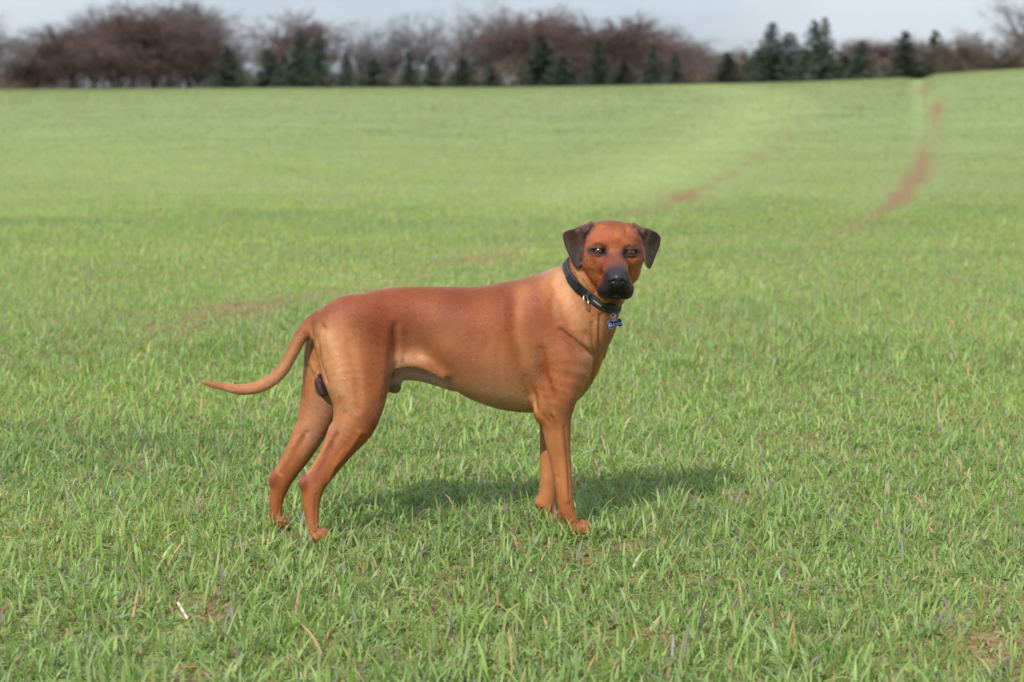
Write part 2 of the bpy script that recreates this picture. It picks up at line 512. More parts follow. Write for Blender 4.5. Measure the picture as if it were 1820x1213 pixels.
stroke([N(962, 620, -.09), N(968, 665, -.10), N(984, 706, -.10)], .009, -.0044)                      # under the triceps
stroke([N(950, 650, -.09), N(955, 690, -.10), N(962, 722, -.095)], .013, .0030)                      # triceps
stroke([N(1000, 630, -.095), N(1020, 665, -.10), N(1016, 705, -.095)], .020, .0035)                    # upper arm
stroke([N(966, 740, -.09), N(975, 752, -.09)], .006, -.0020)
stroke([N(996, 588, -.09), N(1020, 607, -.085), N(1040, 622, -.08), N(1056, 630, -.06)], .006, -.0068)  # fold between neck and chest
stroke([N(1000, 578, -.09), N(1024, 597, -.085), N(1046, 614, -.075)], .007, .0034)
stroke([N(1068, 560, -.055), N(1064, 600, -.055), N(1058, 640, -.045), N(1050, 680, -.03)], .0055, -.0063)
stroke([N(1052, 575, -.07), N(1054, 610, -.065), N(1054, 640, -.055)], .005, -.0034)
stroke([N(1060, 575, -.06), N(1059, 605, -.06), N(1056, 640, -.055)], .005, .0034)
stroke([N(985, 735, -.085), N(998, 775, -.08), N(1005, 840, -.07), N(1008, 890, -.065)], .007, .0042)
stroke([N(980, 742, -.085), N(985, 790, -.075), N(992, 850, -.068)], .0045, -.0048)
stroke([N(1004, 760, -.08), N(1010, 830, -.07), N(1012, 880, -.065)], .0045, -.0030)
stroke([N(980, 500, -.03), N(1000, 540, -.06), N(1014, 580, -.075)], .009, -.0030)
stroke([N(1000, 490, -.03), N(1018, 535, -.06), N(1036, 585, -.075)], .009, .0026)
for px in (800, 830, 858, 884):                                                                   # faint ribs
    stroke([N(px + 14, 590, -.125), N(px, 640, -.13), N(px + 4, 690, -.12)], .010, -.0009)

# ------------------------------------------------------------------ head, in its own frame (x to the picture's right, y towards the nose, z up)
HF = np.array([0.03, -1.0, -0.03]); HF /= np.linalg.norm(HF)
HR = np.array([1.0, 0.03, -0.012]); HR -= HF * (HR @ HF); HR /= np.linalg.norm(HR)
HU = np.cross(HF, HR); HU = HU if HU[2] > 0 else -HU
HM = np.array([HR, HF, HU])
HO = P(1089.5, 447, -0.055)
def H(x, y, z):
    return HO + x * HR + y * HF + z * HU
def he(c, r, k=.014, cut=False):
    ellipsoid(H(*c), r, k, HM, cut)
def ht(rows, k=.012, n=3):
    tube([(*H(*r[:3]), r[3], r[4] if len(r) > 4 else 1.0) for r in rows], k, n)
def hs(pts, w, amp):
    stroke([H(*p) for p in pts], w, amp)

he((0, -.045, .014), (.073, .088, .056), .02)          # skull
he((0, .000, .024), (.060, .050, .042), .02)
he((0, -.022, .040), (.058, .052, .029), .02)
for sx in (-1, 1):
    he((sx * .047, -.02, .037), (.025, .045, .028), .02)
for sx in (-1, 1):
    he((sx * .044, -.020, -.022), (.034, .058, .050), .02)      # cheek muscle
    he((sx * .047, .015, -.012), (.029, .034, .028), .02)       # cheek bone
    he((sx * .034, -.012, -.058), (.034, .046, .034), .02)      # jaw angle
    he((sx * .030, .036, .020), (.022, .018, .013), .012)       # brow
    he((sx * .0235, .106, -.082), (.0190, .042, .0265), .020)     # hanging upper lips
    he((sx * .0285, .085, -.088), (.0155, .036, .021), .016)
ht([(0, .020, -.012, .034, 1), (0, .060, -.028, .0325), (0, .105, -.046, .0305), (0, .138, -.058, .0270)], .018)
ht([(0, -.03, -.070, .044), (0, .04, -.082, .032), (0, .09, -.092, .020), (0, .116, -.094, .0135)], .014)
he((0, -.02, -.092), (.040, .05, .030), .02)             # loose throat skin
he((.018, .00, -.125), (.014, .03, .016), .014)
he((-.022, .00, -.120), (.016, .03, .018), .014)
# bridge, forehead furrow, wrinkles
hs([(0, .050, .012), (0, .042, .05), (0, .02, .075)], .006, -.0042)
for sx in (-1, 1):
    hs([(sx * .010, .045, .030), (sx * .016, .030, .055), (sx * .022, .01, .072)], .004, .0032)
    hs([(sx * .007, .045, .035), (sx * .012, .032, .055)], .0025, -.0034)
    hs([(sx * .026, .04, .045), (sx * .032, .02, .066)], .0035, -.0030)
    hs([(sx * .020, .060, .004), (sx * .020, .085, -.02)], .011, -.0020)    # beside the bridge
    
EYES = [(-.0405, .0445, .0055), (.0415, .0445, .0035)]
for ex, ey, ez in EYES:
    sx = -1 if ex < 0 else 1
    he((ex, ey + .012, ez), (.0165, .014, .0095), .010, True)
    he((ex, ey + .0016, ez + .0082), (.0155, .0130, .0054), .005)            # upper lid
    he((ex, ey + .001, ez - .0080), (.0145, .0122, .0048), .006)            # lower lid
    hs([(ex - sx * .012, ey + .012, ez + .014), (ex, ey + .013, ez + .018), (ex + sx * .014, ey + .006, ez + .013)], .003, -.0016)
    hs([(ex - sx * .014, ey + .014, ez - .012), (ex, ey + .013, ez - .018), (ex + sx * .012, ey + .008, ez - .014)], .003, -.0016)
# mouth line, split of the upper lip, chin
for sx in (-1, 1):
    hs([(0, .150, -.086), (sx * .010, .150, -.094), (sx * .020, .142, -.104), (sx * .030, .125, -.112)], .0042, -.008)
hs([(0, .166, -.068), (0, .160, -.088)], .003, -.006)
he((0, .122, -.100), (.014, .014, .0095), .008)
# nose pad (same surface, painted black and glossy), nostrils
he((0, .153, -.050), (.0195, .019, .0145), .005)
he((0, .158, -.062), (.0100, .012, .0120), .005)
for sx in (-1, 1):
    he((sx * .0135, .155, -.055), (.0095, .0135, .0115), .004)
    he((sx * .0115, .170, -.057), (.0048, .007, .0044), .003, True)
    hs([(sx * .016, .168, -.060), (sx * .0215, .158, -.061)], .0025, -.004)

# ---- ears: bent flaps cut from their outline
def ear_field(poly, U, V, W):
    pl = np.array([((cx - 625) * .0003015, (373 - cy) * .0003015) for cx, cy in poly])
    for _ in range(2):                            # round the corners
        nx_ = np.roll(pl, -1, 0)
        pl = np.stack([pl * .75 + nx_ * .25, pl * .25 + nx_ * .75], 1).reshape(-1, 2)
    q = np.vstack([pl, pl[:1]])
    d2 = np.full(U.shape, 9.0, np.float32); ins = np.zeros(U.shape, bool)
    for a, b in zip(q[:-1], q[1:]):
        e = b - a
        t = np.clip(((U - a[0]) * e[0] + (W - a[1]) * e[1]) / (e @ e), 0, 1)
        d2 = np.minimum(d2, (U - a[0] - t * e[0]) ** 2 + (W - a[1] - t * e[1]) ** 2)
        if abs(b[1] - a[1]) > 1e-9:
            ins ^= ((a[1] > W) != (b[1] > W)) & (U < (b[0] - a[0]) * (W - a[1]) / (b[1] - a[1]) + a[0])
    pd = np.where(ins, -np.sqrt(d2), np.sqrt(d2))
    A = np.abs(U)
    o = (A - .082 + .006 * np.sin((W + .01) * 55)) / .05                        # 0 at the face, 1 at the outer corner
    dn = np.clip((.07 - W) / .12, 0, 1)         # 0 at the set-on, 1 at the tip
    y0 = .010 - .040 * np.clip(o, -.4, 1.1) * (1 - .5 * dn) + .010 * dn - .030 * np.clip((W - .05) / .03, 0, 1) ** 2
    y0 = y0 + .0075 * np.cos(np.clip((o - .34 + .12 * dn) / .46, -1, 1) * math.pi) * np.clip(1.25 - .7 * dn, .3, 1)
    y0 = y0 + .010 * np.exp(-((o + .10) / .17) ** 2) * np.clip(1.2 - dn, .5, 1)
    th = np.abs(V - y0) * .80 - .0016
    r = .0028
    a, b = pd + r + .0008, th
    return np.sqrt(np.maximum(a, 0) ** 2 + np.maximum(b, 0) ** 2) + np.minimum(np.maximum(a, b), 0) - r

def ear(poly):
    pl = np.array([((cx - 625) * .0003015, (373 - cy) * .0003015) for cx, cy in poly])
    lo = np.array([pl[:, 0].min() - .012, -.075, pl[:, 1].min() - .012]); hi = np.array([pl[:, 0].max() + .012, .05, pl[:, 1].max() + .012])
    c = np.array([H(x, y, z) for x in (lo[0], hi[0]) for y in (lo[1], hi[1]) for z in (lo[2], hi[2])])
    s = sub(c.min(0), c.max(0))
    X, Y, Z = grid(s)
    X, Y, Z = X - HO[0], Y - HO[1], Z - HO[2]
    d = ear_field(poly, *(HM[i, 0] * X + HM[i, 1] * Y + HM[i, 2] * Z for i in range(3)))
    join(s, d.astype(np.float32), .004)
EAR_L = [(468, 150), (452, 112), (420, 116), (340, 155), (194, 216), (194, 272), (214, 345), (250, 425), (276, 486), (306, 516), (336, 510), (366, 470), (382, 400), (390, 320), (404, 255), (440, 200)]
EAR_R = [(770, 128), (800, 118), (850, 148), (960, 180), (1034, 232), (1048, 272), (1036, 338), (998, 406), (974, 456), (950, 510), (930, 518), (900, 494), (884, 440), (870, 370), (864, 320), (848, 272), (818, 216), (782, 168)]
ear(EAR_L)
ear(EAR_R)

def crop(cx, cy):
    return N(960 + cx / 4.853, 370 + cy / 4.853)
stroke([crop(468, 150), crop(430, 200), crop(388, 258), crop(371, 330), crop(365, 410), crop(360, 460)], .0036, -.0065)     # seam between ear and head
stroke([crop(775, 140), crop(838, 205), crop(881, 275), crop(893, 340), crop(893, 410)], .0036, -.0065)
stroke([N(1038, 484), N(1049, 502), N(1060, 517)], .0060, -.0050)          # crease between cheek and neck
stroke([N(1024, 480), N(1034, 510), N(1052, 530)], .007, .003)

# ------------------------------------------------------------------ surface nets
def surface_nets(F, gx, gy, gz):
    S = F < 0
    nx, ny, nz = S.shape
    cnt = np.zeros((nx - 1, ny - 1, nz - 1), np.uint8)
    for i in (0, 1):
        for j in (0, 1):
            for k in (0, 1):
                cnt += S[i:nx - 1 + i, j:ny - 1 + j, k:nz - 1 + k]
    ci, cj, ck = np.nonzero((cnt > 0) & (cnt < 8))
    del cnt
    idx = np.full((nx, ny, nz), -1, np.int32)
    idx[ci, cj, ck] = np.arange(len(ci))
    acc = np.zeros((len(ci), 3)); num = np.zeros(len(ci))
    corners = [(i, j, k) for i in (0, 1) for j in (0, 1) for k in (0, 1)]
    for a in corners:
        for ax in range(3):
            if a[ax] == 0:
                b = list(a); b[ax] = 1
                fa = F[ci + a[0], cj + a[1], ck + a[2]]; fb = F[ci + b[0], cj + b[1], ck + b[2]]
                m = (fa < 0) != (fb < 0)
                t = np.where(m, fa / np.where(m, fa - fb, 1), 0)
                pa = np.stack([gx[ci + a[0]], gy[cj + a[1]], gz[ck + a[2]]], 1)
                pb = np.stack([gx[ci + b[0]], gy[cj + b[1]], gz[ck + b[2]]], 1)
                acc += np.where(m[:, None], pa + t[:, None] * (pb - pa), 0); num += m
    V = acc / num[:, None]
    quads = []
    for ax in range(3):
        lo = [slice(None)] * 3; hi = [slice(None)] * 3
        lo[ax], hi[ax] = slice(0, -1), slice(1, None)
        A, B = S[tuple(lo)], S[tuple(hi)]
        e = np.stack(np.nonzero(A != B), 1)
        o = [i for i in range(3) if i != ax]
        e = e[(e[:, o[0]] > 0) & (e[:, o[1]] > 0)]
        inside = S[e[:, 0], e[:, 1], e[:, 2]]
        u = np.zeros(3, int); u[o[0]] = 1
        v = np.zeros(3, int); v[o[1]] = 1
        g = lambda q: idx[q[:, 0], q[:, 1], q[:, 2]]
        q = np.stack([g(e - u - v), g(e - v), g(e), g(e - u)], 1)
        flip = inside if ax != 1 else ~inside
        q = np.where(flip[:, None], q, q[:, ::-1])
        quads.append(q)
    Q = np.vstack(quads)
    return V, Q[(Q >= 0).all(1)]

DV, DQ = surface_nets(FLD, GX, GY, GZ)
# keep the one large connected piece
lab = np.arange(len(DV))
while True:
    m = lab[DQ].min(1)
    new = lab.copy()
    for c in range(4):
        np.minimum.at(new, DQ[:, c], m)
    new = new[new]
    if (new == lab).all():
        break
    lab = new
big = np.bincount(lab).argmax()
keepv = lab == big
remap = np.cumsum(keepv) - 1
DQ = remap[DQ[keepv[DQ].all(1)]]
DV = DV[keepv]
# two light smoothing passes
def neighbours_mean(V, Q):
    acc = np.zeros_like(V); n = np.zeros(len(V))
    for a, b in ((0, 1), (1, 2), (2, 3), (3, 0)):
        np.add.at(acc, Q[:, a], V[Q[:, b]]); np.add.at(acc, Q[:, b], V[Q[:, a]])
        np.add.at(n, Q[:, a], 1); np.add.at(n, Q[:, b], 1)
    return acc / n[:, None]
for lam in (.5, -.52, .5, -.52):
    DV = DV + lam * (neighbours_mean(DV, DQ) - DV)

def vertex_normals(V, Q):
    n = np.cross(V[Q[:, 2]] - V[Q[:, 0]], V[Q[:, 3]] - V[Q[:, 1]])
    out = np.zeros_like(V)
    for c in range(4):
        np.add.at(out, Q[:, c], n)
    return out / np.maximum(np.linalg.norm(out, axis=1), 1e-12)[:, None]
DN = vertex_normals(DV, DQ)

# ------------------------------------------------------------------ coat colours (with painted relief shading along the hock tendons)
def project(V):
    d = V - CAM
    c, s_ = math.cos(PITCH), math.sin(PITCH)
    zc = d[:, 1] * c - d[:, 2] * s_
    yc = d[:, 1] * s_ + d[:, 2] * c
    return 910 + FPX * d[:, 0] / zc, 606.5 - FPX * yc / zc

RED, RUST, TAN = np.array([.172, .040, .012]), np.array([.290, .094, .030]), np.array([.38, .155, .058])
FAWN, CREAM, PINK = np.array([.43, .195, .080]), np.array([.50, .275, .14]), np.array([.40, .20, .13])
BLACK, BROWN, MASK = np.array([.016, .014, .016]), np.array([.052, .027, .020]), np.array([.021, .016, .0155])

def EAR_EDGE(x, y, z):
    out = np.full(x.shape, -1.0)
    for poly in (EAR_L, EAR_R):
        pl = np.array([((cx - 625) * .0003015, (373 - cy) * .0003015) for cx, cy in poly])
        q = np.vstack([pl, pl[:1]])
        d2 = np.full(x.shape, 9.0)
        for a, b in zip(q[:-1], q[1:]):
            e = b - a
            t = np.clip(((x - a[0]) * e[0] + (z - a[1]) * e[1]) / (e @ e), 0, 1)
            d2 = np.minimum(d2, (x - a[0] - t * e[0]) ** 2 + (z - a[1] - t * e[1]) ** 2)
        out = np.maximum(out, -np.sqrt(d2))
    return out

def coat(V):
    px, py = project(V)
    n1 = vnoise(px * .035, py * .035, 1) + .5 * vnoise(px * .09, py * .09, 2)
    C = np.tile(RED, (len(V), 1))
    L = (V - HO) @ HM.T
    head = np.zeros(len(V), bool)
    def paint(c, pts, r, a=1.0, far=None):
        nonlocal C
        pts = np.asarray(pts, float)
        best = np.full(len(V), 1e9)
        if len(pts) == 1:
            best = (px - pts[0, 0]) ** 2 + (py - pts[0, 1]) ** 2
        for p, q in zip(pts[:-1], pts[1:]):
            e = q - p
            t = np.clip(((px - p[0]) * e[0] + (py - p[1]) * e[1]) / max(e @ e, 1e-9), 0, 1)
            best = np.minimum(best, (px - p[0] - t * e[0]) ** 2 + (py - p[1] - t * e[1]) ** 2)
        w = a * np.exp(-best / r ** 2) * np.clip(.55 + .6 * n1, 0, 1.15)
        w = np.clip(np.where(head, 0, w), 0, 1)[:, None]
        C = C * (1 - w) + c * w
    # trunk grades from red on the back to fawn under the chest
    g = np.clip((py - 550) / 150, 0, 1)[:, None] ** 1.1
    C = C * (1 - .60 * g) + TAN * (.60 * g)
    paint(RUST, [(640, 540), (700, 550), (760, 545)], 40, .5)
    paint(RUST, [(860, 560), (870, 640)], 40, .6)
    paint(TAN, [(790, 620), (740, 660), (800, 680)], 34, .6)
    paint(TAN, [(880, 620), (900, 680)], 40, .5)
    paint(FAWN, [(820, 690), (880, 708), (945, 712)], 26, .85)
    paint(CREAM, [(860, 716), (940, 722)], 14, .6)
    paint(CREAM, [(712, 640), (745, 634)], 16, .65)
    paint(CREAM, [(706, 650), (725, 643)], 14, .7)
    paint(RUST, [(720, 652), (755, 655), (790, 672)], 9, .6)
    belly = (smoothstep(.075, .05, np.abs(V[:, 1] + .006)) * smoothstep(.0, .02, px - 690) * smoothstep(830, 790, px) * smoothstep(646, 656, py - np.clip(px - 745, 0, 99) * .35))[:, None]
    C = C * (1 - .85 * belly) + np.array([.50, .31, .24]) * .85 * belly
    # rump and hind legs
    paint(FAWN, [(585, 600), (597, 650), (606, 700), (608, 740)], 33, .95)
    paint(TAN, [(615, 610), (625, 690)], 30, .5)
    paint(CREAM, [(573, 592), (590, 620), (598, 690)], 17, .7)
    paint(TAN, [(628, 640), (632, 720)], 22, .4)
    paint(PINK, [(612, 735), (600, 775)], 18, .5)
    paint(RUST, [(660, 640), (668, 720), (640, 770), (600, 820)], 22, .6)
    paint(RUST, [(553, 850), (550, 930), (556, 965)], 22, .6)
    paint(TAN, [(548, 880), (556, 965)], 12, .4)
    paint(FAWN, [(548, 620), (552, 700), (555, 740), (535, 790)], 22, .75)
    paint(PINK, [(565, 720), (550, 780)], 22, .6)
    paint(RUST, [(495, 850), (490, 940)], 20, .6)
    paint(BROWN, [(548, 604), (543, 640)], 7, .8)
    paint(RED, [(545, 850), (541, 872)], 10, .8)
    paint(RED, [(558, 852), (572, 826), (590, 792)], 6, .75)  # shade of the tendon groove painted into the coat
    paint(RED, [(490, 846), (486, 864)], 9, .7)
    paint(RED, [(503, 842), (522, 808), (540, 778)], 6, .6)  # same painted groove shade, far leg
    paint(FAWN, [(548, 842), (566, 816), (584, 782)], 5, .5)  # raised tendon lightened in the coat colour to bring out its relief
    paint(FAWN, [(494, 838), (514, 806), (530, 776)], 5, .5)  # same painted relief lightening, far leg
    paint(RED, [(650, 735), (662, 760)], 12, .5)
    # fore legs, shoulder, chest
    paint(TAN, [(926, 520), (928, 600), (940, 680)], 20, .55)
    paint(FAWN, [(935, 520), (930, 560)], 12, .3)
    paint(RUST, [(970, 520), (975, 600), (990, 690)], 26, .7)
    paint(TAN, [(985, 640), (1000, 690)], 20, .35)
    paint(RED, [(962, 650), (978, 700)], 10, .5)
    paint(TAN, [(988, 760), (1000, 850), (1005, 890)], 22, .7)
    paint(FAWN, [(992, 770), (1003, 870)], 9, .45)
    paint(FAWN, [(968, 770), (966, 890)], 16, .7)
    paint(RUST, [(1008, 905), (1030, 950)], 20, .6)
    # neck
    paint(FAWN, [(985, 500), (1010, 540), (1035, 580), (1055, 600)], 24, .95)
    paint(CREAM, [(996, 486), (1014, 520), (1030, 550)], 13, .7)
    paint(TAN, [(1060, 560), (1050, 640), (1035, 690)], 20, .7)
    paint(FAWN, [(1060, 570), (1062, 600)], 10, .6)
    paint(TAN, [(1030, 490), (1045, 515), (1060, 540), (1085, 548)], 24, .85)
    paint(FAWN, [(1022, 480), (1036, 508), (1056, 528)], 9, .6)
    # tail
    paint(TAN, [(545, 590), (515, 640), (480, 680), (400, 690)], 14, .8)
    paint(FAWN, [(540, 615), (520, 650), (490, 682), (450, 700)], 9, .7)
    paint(RUST, [(380, 682), (358, 679)], 12, .9)
    # scrotum, sheath tip
    sc = np.linalg.norm((V - P(572, 686, -.034)) / np.array([.022, .030, .036]), axis=1)
    w = smoothstep(1.1, .85, sc)[:, None] * .95
    C = C * (1 - w) + np.array([.050, .030, .032]) * w
    sh = np.linalg.norm((V - P(702, 690, -.012)) / np.array([.02, .03, .025]), axis=1)
    w = smoothstep(1.15, .7, sh)[:, None] * .8
    C = C * (1 - w) + np.array([.16, .085, .07]) * w

    # ---- head
    x, y, z = L[:, 0], L[:, 1], L[:, 2]
    hn = vnoise(x * 140 + 50, z * 140 + 50, 31) * .6 + vnoise(x * 420 + 90, (z + y) * 420 + 90, 32) * .4
    Hc = np.tile(np.array([.25, .064, .017]), (len(V), 1))
    def hp(c, q, r, a=1.0, sym=True, gain=.35):
        nonlocal Hc
        best = np.full(len(V), 9.0)
        xx = np.abs(x) if sym else x
        q = np.asarray(q, float)
        if len(q) == 1:
            best = (xx - q[0, 0]) ** 2 + (y - q[0, 1]) ** 2 * .6 + (z - q[0, 2]) ** 2
        for p0, p1 in zip(q[:-1], q[1:]):
            e = p1 - p0
            t = np.clip(((xx - p0[0]) * e[0] + (y - p0[1]) * e[1] + (z - p0[2]) * e[2]) / (e @ e), 0, 1)
            best = np.minimum(best, (xx - p0[0] - t * e[0]) ** 2 + .6 * (y - p0[1] - t * e[1]) ** 2 + (z - p0[2] - t * e[2]) ** 2)
        w = np.clip(a * np.exp(-best / r ** 2) * (1 - gain / 2 + gain * hn), 0, 1)[:, None]
        Hc = Hc * (1 - w) + c * w
    hp(np.array([.34, .115, .032]), [(.05, .03, -.035), (.045, .04, -.06)], .022, .8)          # cheeks
    hp(np.array([.33, .115, .038]), [(0, .05, .01), (0, .04, .04)], .016, .6)                   # between the eyes
    hp(np.array([.43, .15, .04]), [(.020, .05, .020), (.024, .045, .012)], .008, .8)            # spots above the eyes
    hp(RED * .9, [(.0, .0, .08), (.03, -.01, .08)], .018, .7)
    hp(TAN, [(.035, .02, .06), (.055, .01, .035)], .010, .6)
    hp(TAN, [(.02, .0, -.115), (.03, -.02, -.10), (.05, -.03, -.08)], .022, .8)
    hp(np.array([.15, .055, .035]), [(0, .075, -.008), (0, .10, -.018)], .024, .65)             # bridge darkens
    sm = y - .5 * (z + .07) + (hn - .5) * .016
    sm = sm - .030 * smoothstep(.024, .038, np.abs(x)) * smoothstep(-.088, -.062, z)
    w = (smoothstep(.064, .124, sm) * .98)[:, None]
    mc = MASK * (.75 + 1.5 * smoothstep(-.055, -.015, z))[:, None] * (.8 + .4 * hn)[:, None]
    Hc = Hc * (1 - w) + mc * w
    hp(BLACK, [(.030, .10, -.108), (.010, .14, -.098)], .010, .9)
    hp(BLACK, [(0, .13, -.10)], .018, .95)
    hp(BLACK, [(.012, .125, -.104)], .012, .9)
    for ex, ey, ez in EYES:                                                                   # dark rims
        sx = -1 if ex < 0 else 1
        hp(BROWN * .8, [(ex - sx * .014, ey + .014, ez + .011), (ex + sx * .010, ey + .01, ez + .012)], .008, .8, False)
        hp(MASK, [(ex - sx * .016, ey + .012, ez - .008), (ex, ey + .01, ez), (ex + sx * .020, ey, ez - .001)], .0115, 1.0, False)
        hp(BLACK, [(ex - sx * .016, ey + .014, ez - .006), (ex + sx * .02, ey, ez)], .0075, .9, False)
        hp(MASK, [(ex - sx * .018, ey + .016, ez - .008), (ex - sx * .022, ey + .02, ez - .020)], .007, .7, False)
        hp(BLACK, [(ex - sx * .012, ey + .012, ez - .003), (ex + sx * .014, ey + .01, ez)], .0062, 1.0, False, 0)
    # ears
    ed = np.minimum(ear_field(EAR_L, x, y, z), ear_field(EAR_R, x, y, z))
    em = (smoothstep(.0030, .0010, ed) * smoothstep(.088, .070, z + .0 * x))[:, None]
    ec = BROWN * (.60 + .6 * hn[:, None])
    tp = smoothstep(.01, .075, z)[:, None]
    ec = ec * (1 - .25 * tp) + np.array([.09, .036, .025]) * .25 * tp
    hd = np.sqrt((x / (.086 - .55 * np.clip(-.035 - z, 0, .06) * smoothstep(.10, .05, y))) ** 2 + ((y - .03) / .16) ** 2 + ((z + .012) / (.108 + .035 * smoothstep(.03, .08, y))) ** 2)
    blend = smoothstep(1.16, .96, hd)[:, None]
    rim = (smoothstep(-.0072, -.0030, np.minimum(np.abs(ed), 1) * 0 + EAR_EDGE(x, y, z)) * smoothstep(.02, -.02, np.abs(x) - .085))[:, None]
    ec = ec * (1 - .7 * rim) + np.array([.20, .085, .05]) * .7 * rim
    Hc = Hc * (1 - em) + ec * em
    blend = np.maximum(blend, em)
    global NOSE_W
    NOSE_W = smoothstep(1.08, .96, np.sqrt((x / .0218) ** 2 + ((y - .160) / .020) ** 2 + ((z + .0545) / .0185) ** 2))
    Hc = Hc * (1 - NOSE_W[:, None]) + np.array([.012, .011, .013]) * NOSE_W[:, None]
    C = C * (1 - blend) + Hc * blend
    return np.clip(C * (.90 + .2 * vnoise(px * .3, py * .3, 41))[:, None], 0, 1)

DC = coat(DV)

fur_mat, n_, l_, b_ = principled('coat', rough=.55, spec=.25)
at = n_.new('ShaderNodeAttribute'); at.attribute_name = 'Col'
l_.new(at.outputs['Color'], b_.inputs['Base Color'])
b_.inputs['Sheen Weight'].default_value = .0
b_.inputs['Sheen Roughness'].default_value = .4
tc = n_.new('ShaderNodeTexCoord')
ns = n_.new('ShaderNodeTexNoise'); ns.inputs['Scale'].default_value = 420; ns.inputs['Detail'].default_value = 3
bp = n_.new('ShaderNodeBump'); bp.inputs['Strength'].default_value = .25; bp.inputs['Distance'].default_value = .002
l_.new(tc.outputs['Object'], ns.inputs['Vector']); l_.new(ns.outputs['Fac'], bp.inputs['Height']); l_.new(bp.outputs['Normal'], b_.inputs['Normal'])

dog = empty('dog', (0.1, 0, 0))
tag(dog, 'red-brown short-haired dog with black muzzle standing side-on in the green field', 'dog')
def under(o, parent):
    o.parent = parent
    o.matrix_parent_inverse = Matrix.Translation(parent.location).inverted()
    return o
nose_mat, *_ = principled('nose leather', (.012, .011, .013), .46, .35)
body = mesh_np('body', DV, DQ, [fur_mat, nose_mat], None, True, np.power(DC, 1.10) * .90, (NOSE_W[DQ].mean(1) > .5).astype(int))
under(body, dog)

# ---- eyes
eye_mat, n_, l_, b_ = principled('eye', rough=.10, spec=.6)
at = n_.new('ShaderNodeAttribute'); at.attribute_name = 'Col'
l_.new(at.outputs['Color'], b_.inputs['Base Color'])
b_.inputs['Coat Weight'].default_value = .15
b_.inputs['Coat Roughness'].default_value = .03
def eye(c, target, r):
    nu, nv = 40, 24
    f = (target - c); f /= np.linalg.norm(f)
    a = np.cross(f, [0, 0, 1]); a /= np.linalg.norm(a); b = np.cross(a, f)
    V = [c + f * r]; col_ = [np.array([.004, .004, .005])]
    for i in range(1, nv):
        th = math.pi * i / nv
        for j in range(nu):
            ph = 2 * math.pi * j / nu
            V.append(c + r * (math.cos(th) * f + math.sin(th) * (math.cos(ph) * a + math.sin(ph) * b)))
            g = math.degrees(th)
            base = np.array([.004, .004, .005]) if g < 15 else (np.array([.080, .027, .008]) * (.8 + .4 * ((j * 7919) % 5) / 5) if g < 46 else (np.array([.03, .015, .01]) if g < 50 else np.array([.05, .035, .03])))
            col_.append(base)
    V.append(c - f * r); col_.append(np.array([.3, .25, .2]))
    F = [(0, 1 + (j + 1) % nu, 1 + j) for j in range(nu)]
    for i in range(nv - 2):
        o = 1 + i * nu
        for j in range(nu):
            k = (j + 1) % nu
            F += [(o + j, o + k, o + nu + j), (o + k, o + nu + k, o + nu + j)]
    o = 1 + (nv - 2) * nu
    F += [(o + j, o + (j + 1) % nu, len(V) - 1) for j in range(nu)]
    F = np.array(F)[:, ::-1]
    return under(mesh_np('eye', np.array(V), F, [eye_mat], None, True, np.array(col_)), dog)
for e in EYES:
    c = H(e[0], e[1] + .0024, e[2])
    eye(c, CAM + np.array([0, 0, 0.0]), .0110)

claw_mat, *_ = principled('claw horn', (.045, .032, .028), .4, .5)
for c in CLAWS:
    V, F = [], []
    for i, (t, r) in enumerate(((-.004, .0030), (.003, .0026), (.008, .0016), (.0115, .0003))):
        for j in range(6):
            a = 2 * math.pi * j / 6
            V.append(c + np.array([t, r * math.cos(a), r * math.sin(a) - .0006 * i * i]))
    for i in range(3):
        for j in range(6):
            F.append((i * 6 + j, i * 6 + (j + 1) % 6, i * 6 + 6 + (j + 1) % 6, i * 6 + 6 + j))
    under(mesh_np('claw', np.array(V), np.array(F), [claw_mat], None, True), dog)

